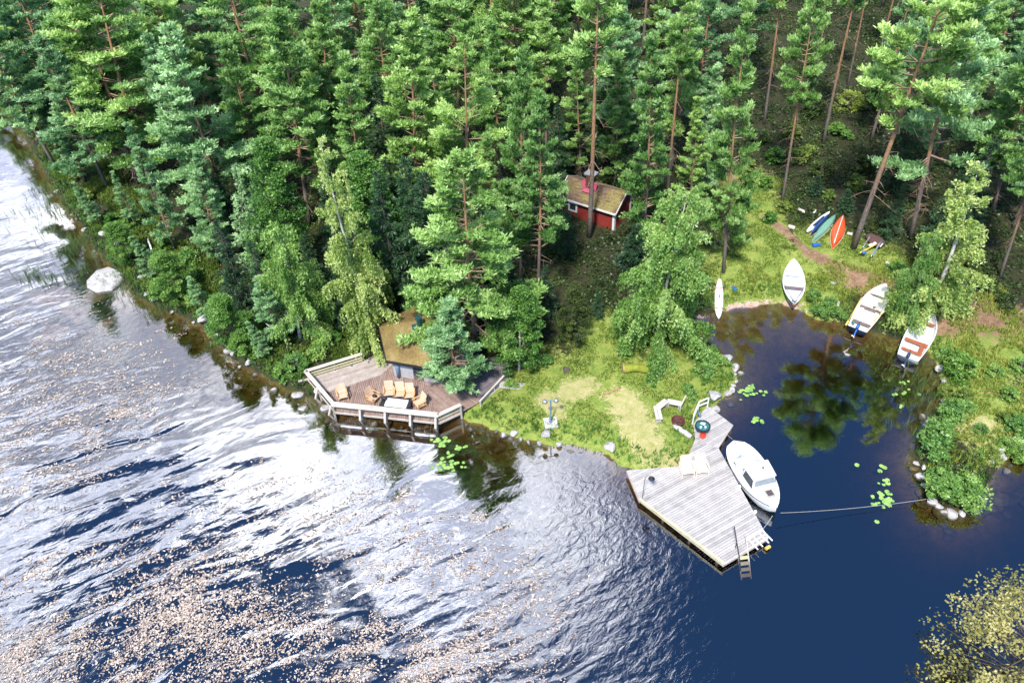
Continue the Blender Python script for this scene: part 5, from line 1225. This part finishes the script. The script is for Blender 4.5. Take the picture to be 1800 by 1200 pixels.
# 1 double ended rowing boat
o, L = boatroot('rowing_boat', (1393,465), (1395,540), 0.55, 'pale grey double ended rowing boat pulled onto the landing', 'rowing boat'); beachit(o, L)
st = make_hull(o, L, 1.62, 0.52, 'double', 'teal', 'boatgrey', rimmat='boatwhite', floor=0.16)
thwart(o, st, -L*0.10, 0.26, 0.40, 'thwart'); thwart(o, st, L*0.20, 0.28, 0.36, 'boatgrey'); thwart(o, st, -L*.33, .4, .38, 'boatgrey', 'stern_seat')
mb = MB(); mb.box((-L*.485, 0, .55), (.16, .2, .08)); mb.build('stern_cap', MT['red'], o)
for s_, x1 in ((-1, -L*.42), (1, -L*.38)):
    mb = MB(); b = halfb(st, -L*.12)[0]; mb.tube([(-L*.12+.1, s_*(b-.05), .60), (x1, s_*.08, .50)], .02, 6); q = Vector((x1, s_*.08, .50)); mb.beam(q, q+Vector((-.4, -s_*.08, 0)), .12, .02)
    oo = mb.build('oar', MT['thwart']); oo.location = o.location; oo.rotation_euler = o.rotation_euler; tag(oo, 'dark oar laid inside the grey rowing boat, '+('left' if s_ < 0 else 'right')+' one', 'oar', 'oars in the grey rowing boat')
# 2 cream skiff with blue outboard
o, L = boatroot('motor_skiff', (1553,512), (1507,579), 0.5, 'cream skiff with dark thwarts, yellow oars and a blue outboard at the landing', 'skiff'); beachit(o, L, 0)
st = make_hull(o, L, 1.72, 0.55, 'transom', 'navy', 'boatcream', rimmat='boatcream', floor=0.14)
thwart(o, st, -L*.03, .22, .42, 'thwart'); thwart(o, st, -L*.34, .26, .40, 'thwart')
mb = MB(); b, g, k = halfb(st, L*.27); n_ = 9; xs = [L*.24+(L*.25)*i/8 for i in range(9)]; vs = []
for x in xs: bb = max(halfb(st, x)[0]-.05, .01); vs += [(x, -bb, halfb(st, x)[1]-.03), (x, 0, halfb(st, x)[1]+.02), (x, bb, halfb(st, x)[1]-.03)]
mb.add(vs, [(i*3+j, i*3+j+1, (i+1)*3+j+1, (i+1)*3+j) for i in range(8) for j in range(2)]); mb.build('foredeck', MT['boatcream'], o)
for s_ in (-1, 1): mb = MB(); mb.box((-L*.14, s_*.52, .36), (L*.40, .22, .05)); mb.build('side_bench', MT['boatcream'], o)
outboard(o, -L/2, 'blue', leg=.55)
mb = MB(); mb.blob((L*.07, -.1, .25), (.15, .12, .12), 5, .4); mb.build('fuel_tank', MT['thwart'], o)
mb = MB(); mb.blob((-L*.40, .45, .5), (.16, .16, .12), 6, .2); bk = mb.build('bailer', MT['teal'], o, smooth=True)
for s_, nm in ((1, 'left'), (-1, 'right')):
    mb = MB()
    if s_ > 0: mb.tube([(L*.08, .93, .62), (-L*.5, .80, .55)], .028, 6); q = Vector((-L*.42, .82, .56)); mb.beam(q, q+Vector((-.5, -.03, 0)), .13, .02)
    else: mb.tube([(-L*.30, -.55, .56), (L*.12, -1.15, .66)], .028, 6)
    oo = mb.build('oar', MT['yel']); oo.location = o.location; oo.rotation_euler = o.rotation_euler; tag(oo, 'yellow oar resting on the cream skiff, '+('water' if s_ > 0 else 'birch')+' side', 'oar', 'oars of the cream skiff')
# 3 white skiff under the birch
o, L = boatroot('motor_skiff', (1634,560), (1596,628), 0.5, 'white skiff with red brown seats and black outboard under the pale birch', 'skiff'); beachit(o, L, 0)
st = make_hull(o, L, 1.78, 0.55, 'transom', 'boatgrey', 'boatwhite', rimmat='boatwhite', floor=0.14)
mr = plain('varnished_seat', (0.34, 0.10, 0.05), 0.5, 0.3); MT['seatred'] = mr
thwart(o, st, L*.29, .24, .44, 'seatred'); thwart(o, st, -L*.14, .30, .42, 'seatred'); thwart(o, st, -L*.33, .22, .40, 'seatred')
mb = MB(); mb.box((-L*.22, -.5, .44), (L*.22, .28, .04)); mb.build('side_seat', MT['seatred'], o)
outboard(o, -L/2, 'navy', tilt=1.2, leg=.6)
# paddle board
o, L = boatroot('paddle_board', (1264,557), (1264,496), 0.35, 'white paddle board with red stripes on the edge of the sandy landing', 'paddle board'); beachit(o, L, .08)
def board(W, L, th, mat, root, nm='board', tail=0.35):
    mb = MB(); n = 15; vs = []
    for i in range(n):
        s = i/(n-1); b = W/2*min(1, (tail+(1-tail)*min(1, s/.35)**.6))*(1-max(0, (s-.45)/.55)**2.6)**.7; b = max(b, .01); x = (s-.5)*L; zc_ = .10*max(0, (s-.75)/.25)**2
        vs += [(x, -b, zc_), (x, -b*.8, zc_+th/2), (x, b*.8, zc_+th/2), (x, b, zc_), (x, b*.8, zc_-th/2), (x, -b*.8, zc_-th/2)]
    mb.add(vs, [(i*6+j, i*6+(j+1) % 6, (i+1)*6+(j+1) % 6, (i+1)*6+j) for i in range(n-1) for j in range(6)]+[tuple(range(6)), tuple(range((n-1)*6, n*6))[::-1]])
    return mb.build(nm, MT[mat], root)
board(.62, L, .12, 'boatwhite', o)
for x in (-L*.28, L*.22):
    for s_ in (-1, 1): mb = MB(); mb.beam((x, s_*.30, .07), (x+.07, s_*.03, .078), .06, .015); mb.build('stripe', MT['redp'], o)
mb = MB(); mb.box((-L*.06, 0, .075), (.30, .07, .03)); mb.build('handle', MT['black'], o)
# canoes on the grass
def canoe(bow, stern, W, mat, label, z, up=False, strip=None):
    o, L = boatroot('canoe', bow, stern, z, label, 'canoe'); gz_ = H(o.location.x, o.location.y)
    o.location.z = gz_+(.46 if up else .05)
    st = make_hull(o, L, W, .36, 'canoe', mat, 'navy', full=.7, closed=up, sheer=.35, floor=.06, rimmat='navy')
    if up:
        o.rotation_euler.x = math.pi; mb = MB()
        pts_ = [Vector((x, 0, k-.012)) for (x, b, g, k) in st[1:-1]]; mb.tube(pts_, .035, 5); mb.build('keel_strip', MT[strip], o)
        mb = MB()
        for s_ in (-1, 1): mb.tube([(x, s_*(b+.01), g) for (x, b, g, k) in st], .022, 5)
        mb.build('gunwale', MT['wyel'], o)
    return o
canoe((1481,383), (1463,438), 0.98, 'red', 'orange red canoe lying upside down with a white keel line', .9, True, 'white')
g1 = canoe((1469,382), (1427,428), 0.66, 'green', 'sea green canoe turned over beside the orange red one', .9, True, 'green')
g2 = canoe((1457,382), (1424,417), 0.5, 'navy', 'narrow dark blue kayak between the white board and the green canoe', .9, True, 'blue')
o, L = boatroot('paddle_board', (1456,378), (1418,411), 1.0, 'narrow white board lying on the grass, leftmost of the stored boats', 'paddle board'); o.location.z = H(o.location.x, o.location.y)+.25; o.rotation_euler.x = .25
board(.50, L, .14, 'boatwhite', o); mb = MB(); mb.box((0, 0, .085), (L*.5, .16, .02)); mb.build('deck_grip', MT['navy'], o)
mb = MB(); mb.tube([(-.3, 0, .14), (.3, 0, .14)], [.15, .15], 10); small('fender', mb, MT['blue'], G(1434, 433), 'blue plastic float at the end of the green canoe', 'fender', 0.1)
# pile of poles and a boat trailer like heap
mb = MB(); mb.blob((0, 0, .28), (.75, .9, .32), 61, .3); small('tarpaulin', mb, MT['ash'], G(1535, 428), 'dark tarpaulin heaped between the grey pine trunk and the birch', 'tarpaulin', .3)
for i, (x0, y0, x1, y1, m_, lb) in enumerate(((1508,454,1538,438,'yel','yellow pole on top of the dark heap'),(1531,458,1547,432,'bluegrey','grey blue pole at the right of the dark heap'),(1528,460,1545,434,'steel','thin steel pole beside the grey blue one'),
        (1514,444,1527,424,'steel','thin pale pole at the left of the dark heap'),(1544,443,1549,437,'white','short white pole at the right tip of the heap'))):
    log((x0, y0), (x1, y1), 0.05, MT[m_], lb, 'pole', 'pole', k=6, up=.45)
for x, y, r_, m_, lb in ((1528,440,.16,'white','white fender in the dark heap, left one'),(1535,437,.12,'white','white fender in the dark heap, right one'),(1516,453,.15,'blue','blue fender at the foot of the yellow pole')):
    mb = MB(); mb.blob((0, 0, .5), (r_*1.3, r_, r_), int(x), .1); small('fender', mb, MT[m_], G(x, y), lb, 'fender')
# ---- the cabin motorboat
o, L = boatroot('motorboat', (1364,897), (1289,776), 0.62, 'white motorboat with low cabin and open cockpit moored to the dock', 'motorboat'); o.location.z = -0.18
BB = 2.12; st = make_hull(o, L, BB, 0.88, 'round', 'boatwhite', 'boatwhite', full=.62, floor=.32, th=.07, sheer=.22)
def outline(t0, t1, inset, n=15, dz=0.0):
    xs = [(-L/2+L*(t0+(t1-t0)*i/(n-1))) for i in range(n)]; return [(x, max(halfb(st, x)[0]-inset, .0), halfb(st, x)[1]+dz) for x in xs]
def deckring(t0, t1, fin, crown=.03, name='side_deck'):
    mb = MB(); xs = [(-L/2+L*(t0+(t1-t0)*i/30)) for i in range(31)]; vs = []
    for x in xs:
        b, g, k = halfb(st, x); inn = fin(x); inn = min(inn, b-.02)
        vs += [(x, -b+.01, g+.02), (x, -max(inn, 0), g+.02+crown), (x, max(inn, 0), g+.02+crown), (x, b-.01, g+.02)]
    fs = [(i*4+j, i*4+j+1, i*4+5+j, i*4+4+j) for i in range(30) for j in (0, 1, 2) if not (j == 1 and fin((xs[i]+xs[i+1])/2) > .03)]
    mb.add(vs, fs); return mb.build(name, MT['boatwhite'], o)
ck0, ck1 = -L/2+L*.20, -L/2+L*.60
def cock(x):
    if x < ck0 or x > ck1: return 0
    return (halfb(st, x)[0]-.22)*min(1, ((x-ck0)/.55+0.0)**.45 if x > ck0 else 0)
deckring(0.0, 1.0, cock)
mb = MB(); xs = [ck0+(ck1-ck0)*i/14 for i in range(15)]; vs = []
for x in xs:
    b = cock(x); g = halfb(st, x)[1]; vs += [(x, -b, g+.04), (x, -b, .40), (x, b, .40), (x, b, g+.04)]
mb.add(vs, [(i*4+j, i*4+4+j, i*4+5+j, i*4+1+j) for i in range(14) for j in range(3)]+[(0, 1, 2, 3)]); mb.build('cockpit', MT['boatgrey'], o)
mb = MB(); mb.box((ck0+.38, 0, .72), (.42, 1.2, .05)); mb.box((ck0+.58, 0, .55), (.04, 1.2, .3)); mb.build('stern_bench', MT['boatwhite'], o)
mb = MB(); mb.box((ck0+1.25, .18, .62), (.62, .62, .40)); en = mb.build('engine_box', MT['boatgrey'], o, bevel=.02); mb = MB(); mb.box((ck0+1.25, .18, .835), (.5, .52, .03)); mb.build('cushion', MT['glasst'], en)
mb = MB(); mb.tube([(x, -cock(x)-.03 if cock(x) > .3 else -.3, halfb(st, x)[1]+.075) for x in xs[2:]], .018, 5); mb.build('grab_rail', MT['chairleg'], o)
# wheelhouse
w0, w1 = ck1-.55, ck1+.75
def cabinbox(x0, x1, wb0, wb1, wt0, wt1, z0, z1, f0=0.0, f1=0.0):
    return [(x0, -wb0, z0), (x0, wb0, z0), (x1, wb1, z0), (x1, -wb1, z0), (x0+f0, -wt0, z1), (x0+f0, wt0, z1), (x1-f1, wt1, z1), (x1-f1, -wt1, z1)]
FB = [(0, 3, 2, 1), (4, 5, 6, 7), (0, 1, 5, 4), (1, 2, 6, 5), (2, 3, 7, 6), (3, 0, 4, 7)]
gs = halfb(st, w0)[1]
mb = MB(); mb.add(cabinbox(w0, w1, .84, .80, .72, .66, gs-.05, gs+.85, 0, .30), FB); wh = mb.build('wheelhouse', MT['boatwhite'], o, bevel=.05)
mb = MB(); mb.add(cabinbox(w0-.12, w1-.22, .80, .72, .80, .72, gs+.84, gs+.92), FB); mb.build('cabin_roof', MT['boatwhite'], wh, bevel=.03)
for s_ in (-1, 1):
    mb = MB(); mb.add([(w0+.12, s_*.835, gs+.28), (w1-.18, s_*.795, gs+.28), (w1-.34, s_*.715, gs+.74), (w0+.16, s_*.765, gs+.74), (w0+.12, s_*.80, gs+.28), (w1-.18, s_*.76, gs+.28), (w1-.34, s_*.68, gs+.74), (w0+.16, s_*.73, gs+.74)], FB); mb.build('side_window', MT['glass'], wh)
mb = MB(); mb.add([(w1-.09, -.66, gs+.46), (w1-.09, .66, gs+.46), (w1-.245, .58, gs+.76), (w1-.245, -.58, gs+.76)], [(0, 1, 2, 3)]); mb.build('windscreen', MT['steel'], wh)
x2 = L/2-.62; mb = MB(); mb.add(cabinbox(w1-.15, x2, .76, .36, .62, .22, gs-.02, gs+.36, 0, .18), FB); fc = mb.build('fore_cabin', MT['boatwhite'], o, bevel=.06)
hxm = (w1+x2)/2+.1; mb = MB(); mb.box((hxm, 0, gs+.375), (.52, .50, .06), 0, 0, .0); hh_ = mb.build('hatch', MT['rope'], fc, bevel=.01); mb = MB(); mb.box((hxm, 0, gs+.412), (.36, .36, .02)); mb.build('hatch_glass', MT['glasst'], hh_)
mb = MB(); mb.cyl((w0+.4, .2, gs+.9), .05, .12, 8); mb.build('lantern', MT['black'], wh)
mb = MB(); mb.cyl((L/2-.38, 0, gs+.02), .06, .1, 8); mb.cyl((-L/2+.25, 0, gs-.04), .03, .12, 8); mb.beam((-L/2+.12, .25, gs+.05), (-L/2+.12, .40, gs+.05), .06, .12); mb.build('cleat', MT['black'], o)
mb = MB()
for sg in (-1, 1):
    mb.tube([(x, sg*(b+.012), g-.10) for (x, b, g, k) in st[1:-1]], .018, 5)
mb.build('rub_strake', MT['black'], o)
for x, y, i in ((1300,856,'upper'),(1328,900,'lower')):
    mb = MB(); mb.tube([(0, 0, -.32), (0, 0, -.25), (0, 0, .12), (0, 0, .22)], [.05, .10, .10, .04], 10); oo = mb.build('fender', MT['boatwhite'], smooth=True); oo.location = P(x-1, y, .45); oo.rotation_euler = (.2, .1, 0); tag(oo, 'white fender hanging between dock and motorboat, '+i+' one', 'fender', 'fenders of the motorboat')
def rope(a, b, sag, label, r_=.018):
    n = 14; c = (a+b)/2; mb = MB(); mb.tube([a+(b-a)*(i/(n-1))-c-Vector((0, 0, sag*4*(i/(n-1))*(1-i/(n-1)))) for i in range(n)], r_, 5); oo = mb.build('mooring_rope', MT['rope']); oo.location = c; tag(oo, label, 'rope', 'mooring ropes of the motorboat')
rope(P(1372, 901, .75), P(1634, 876, .35), .22, 'long mooring rope from the boat bow across the cove to the stony point', .013)
rope(P(1358, 906, .75), P(1340, 931, ZK+.05), .05, 'short mooring rope from the boat bow to the dock')
rope(P(1287, 771, .8), P(1279, 764, ZK+.02), .03, 'shortest mooring rope from the boat stern to the dock angle')
# ---- stones
def stone(x, y, w_, seed, label, group=None, mat='rock', h=0.6, z=None, asp=0.75):
    p = P(x, y, 0.15) if z is None else P(x, y, z); z_ = max(H(p.x, p.y), -0.25) if z is None else z
    mb = MB(); mb.blob((0, 0, w_*h*0.3), (w_/2, w_/2*asp, w_*h/2), seed, .25, rz=seed*1.7); o = mb.build('boulder' if w_ > .55 else 'stone', MT[mat]); o.location = (p.x, p.y, z_)
    return tag(o, label, 'rock', group)
BIG = [(187,487,0,'x',''),(1072,791,.95,'','whitish boulder at the shore corner where the lawn meets the dock'),(960,768,.75,'','grey boulder on the shore straight below the garden lamp'),(1254,700,1.3,'','large grey boulder behind the gangway handrail'),(1256,719,1.0,'','rounded pinkish boulder touching the gangway'),
       (1276,632,1.0,'','flat grey boulder at the cove side of the lawn, upper one'),(1293,644,.9,'','flat grey boulder at the cove side of the lawn, lower one'),(1284,705,.6,'','pale stone standing alone in the water beside the gangway'),
       (479,682,.75,'','pale stone in the water left of the lower deck'),(522,692,1.0,'','flat white stone nearest the loose plank'),(531,714,.95,'','angular white stone in the water under the deck corner'),(295,522,.9,'','pale boulder at the foot of the left bank'),
       (432,626,.8,'','grey stone in the shadow of the small leaning pine'),(402,616,.9,'','pale stone where the ripples meet the left bank'),(572,715,.9,'','grey stone tucked against the left deck rail'),(360,565,1.1,'','white streaked rock slope on the left bank'),
       (1655,728,.6,'','grey stone on the left side of the stony point'),(1790,783,1.1,'','largest grey boulder at the right edge'),(1750,806,.9,'','pinkish grey boulder right of the stony point'),(1772,824,.7,'','pale boulder at the waterline right of the stony point'),(1708,880,.95,'','square pale boulder at the tip of the stony point'),
       (1690,898,.8,'','pale rounded boulder lowest at the tip of the stony point'),(1640,878,.75,'','rounded grey boulder holding the mooring rope'),(1672,900,.9,'','flat grey stone at the tip of the point'),(1618,835,.9,'','grey slab stone at the left of the point'),(1724,876,.8,'','grey stone right of the square pale boulder'),
       (1652,650,.8,'','blue grey boulder beside the dark shrub'),(1658,672,.6,'','small blue grey stone under the dark shrub'),(1000,470,0,'x',''),(1463,508,.5,'','round purplish stone in the grass between the boats'),(210,437,.9,'','pale flat stone on the left bank by the reeds'),
       (185,420,.8,'','pale stone at the waterline of the left bank'),(250,495,.6,'','small pale stone among reeds on the left bank'),(228,540,.5,'','dark stone at the foot of the left reeds'),(315,515,.7,'','grey stone half hidden in the left bank grass')]
for i, (x, y, w_, f, lb) in enumerate(BIG):
    if f != 'x': stone(x, y, w_, 100+i, lb, asp=.7+.2*((i*7) % 3)/2)
# the big white slab in the shallows
c0 = P(187, 489, 0.2); mb = MB(); tp5 = [P(*q, 0.2)-c0 for q in ((150,491),(168,474),(190,466),(223,481),(214,493),(196,508),(168,512),(152,503))]
n8 = len(tp5); vs = [Vector((p.x*k_, p.y*k_, z_+0.06*math.sin(i*2.1)+.05*p.x)) for k_, z_ in ((0.55, 0.26), (0.93, 0.20), (1.0, 0.08), (1.12, -0.5)) for i, p in enumerate(tp5)]+[Vector((0, 0, .27))]
mb.add(vs, [(j*n8+i, j*n8+(i+1) % n8, (j+1)*n8+(i+1) % n8, (j+1)*n8+i) for j in range(3) for i in range(n8)]+[(4*n8, (i+1) % n8, i) for i in range(n8)])
o = mb.build('flat_boulder', MT['rock'], bevel=.03); o.location = c0-Vector((0, 0, .2)); tag(o, 'large flat white boulder at the left shore, half under water', 'rock')
for i, (x, y, sx, sy) in enumerate([(95,520,1.9,1.2),(168,522,1.4,1.0),(85,590,1.2,1.5),(138,555,1.3,.9),(190,572,1.0,.9),(120,540,.8,.7),(210,535,.7,.6),(232,545,.6,.5),(1148,845,.9,.7),(715,868,.9,.7),(1105,840,.8,.5)]):
    mb = MB(); mb.blob((0, 0, 0), (sx, sy, .32), 600+i, .2, sub=3, rz=i); o = mb.build('sunken_boulder', MT['rockp']); o.location = P(x, y, -0.36); tag(o, 'pinkish rock slab seen under the water', 'rock', 'pink slabs under the water')
sm = [(503,688),(552,705),(560,690),(545,720),(575,735),(590,742),(566,747),(600,738),(622,738),(640,745),(613,752),(655,740),(705,745),(712,752),(540,735),(586,725),(560,725),(548,700),(512,700),(650,752),(690,748),(765,748),(808,737),(820,742),
      (827,748),(838,748),(850,752),(858,757),(884,761),(897,766),(903,763),(915,768),(908,772),(930,775),(940,780),(948,777),(975,783),(983,782),(992,787),(1003,790),(1012,787),(1020,792),(1038,798),(1048,806),(1060,808),(870,757),(876,764),
      (1292,658),(1297,668),(1290,675),(1285,684),(1278,690),(1265,697),(1300,652),(1625,745),(1620,735),(1628,752),(1632,738),(1626,728),(1650,690),(1656,705),(1622,822),(1628,850),(1652,893),(1663,897),(1700,893),(1757,798),(1766,805),(1780,812),(1742,815),(1652,885),(1735,885),(1612,815),
      (1308,540),(1322,534),(1337,531),(1352,530),(1363,534),(1300,545),(1318,538),(1345,534),(392,605),(412,625),(420,640),(440,640),(380,590),(340,565),(322,560),(270,530),(445,655),(300,545),(150,405),(125,375),(165,440),(180,455),(205,478),(100,335),(60,270),(240,515),(258,520)]
for i, (x, y) in enumerate(sm):
    beachy = 1295 < x < 1370 and y < 550
    stone(x+rs.uniform(-2, 2), y+rs.uniform(-2, 2), rs.uniform(.32, .72)*(1 if not beachy else .5), 200+i % 23, 'small pink stone on the sandy landing' if beachy else 'small loose stone along the waterline', 'pink stones of the sandy landing' if beachy else 'small stones along the waterline', 'rockp' if beachy else 'rock')
sunk = []
def sunkrow(x0, y0, x1, y1, n, spread, wmin=.3, wmax=.75):
    for _ in range(n):
        t = rs.random(); sunk.append((x0+(x1-x0)*t+rs.gauss(0, spread), y0+(y1-y0)*t+abs(rs.gauss(0, spread)), rs.uniform(wmin, wmax)))
sunkrow(300,550,460,680,42,14); sunkrow(460,690,640,760,34,12); sunkrow(600,760,830,765,44,13); sunkrow(830,765,1050,810,32,11); sunkrow(1610,840,1680,925,22,14); sunkrow(1700,900,1790,850,34,14,.4,.9); sunkrow(1640,760,1600,830,8,8)
for i, (x, y, w_) in enumerate(sunk):
    p = P(x, y, -.4); d = H(p.x, p.y)
    if d > -.12: continue
    mb = MB(); mb.blob((0, 0, 0), (w_/2*1.3, w_/2, w_*.3), 300+i % 31, .15, rz=i); o = mb.build('sunken_stone', MT['rocks']); o.location = (p.x, p.y, max(d, -.9)+.05); tag(o, 'brown rounded stone lying under the shallow water', 'stone', 'stones on the lake bed')
# two ducks
for x, y, rz_, i in ((1486,618,.4,'upper'),(1488,624,2.7,'lower')):
    o = empty('duck', P(x, y, -0.02), rz_, 'small brown duck swimming in the dark cove, '+i+' one', 'duck', 'ducks in the cove')
    mb = MB(); mb.tube([(-.24, 0, .10), (-.17, 0, .06), (-.05, 0, .05), (.08, 0, .06), (.15, 0, .12), (.17, 0, .20), (.22, 0, .22), (.29, 0, .205)], [.012, .06, .09, .085, .045, .035, .038, .012], 10); mb.build('body', MT['rope'] if i == 'lower' else MT['dead'], o, smooth=True)
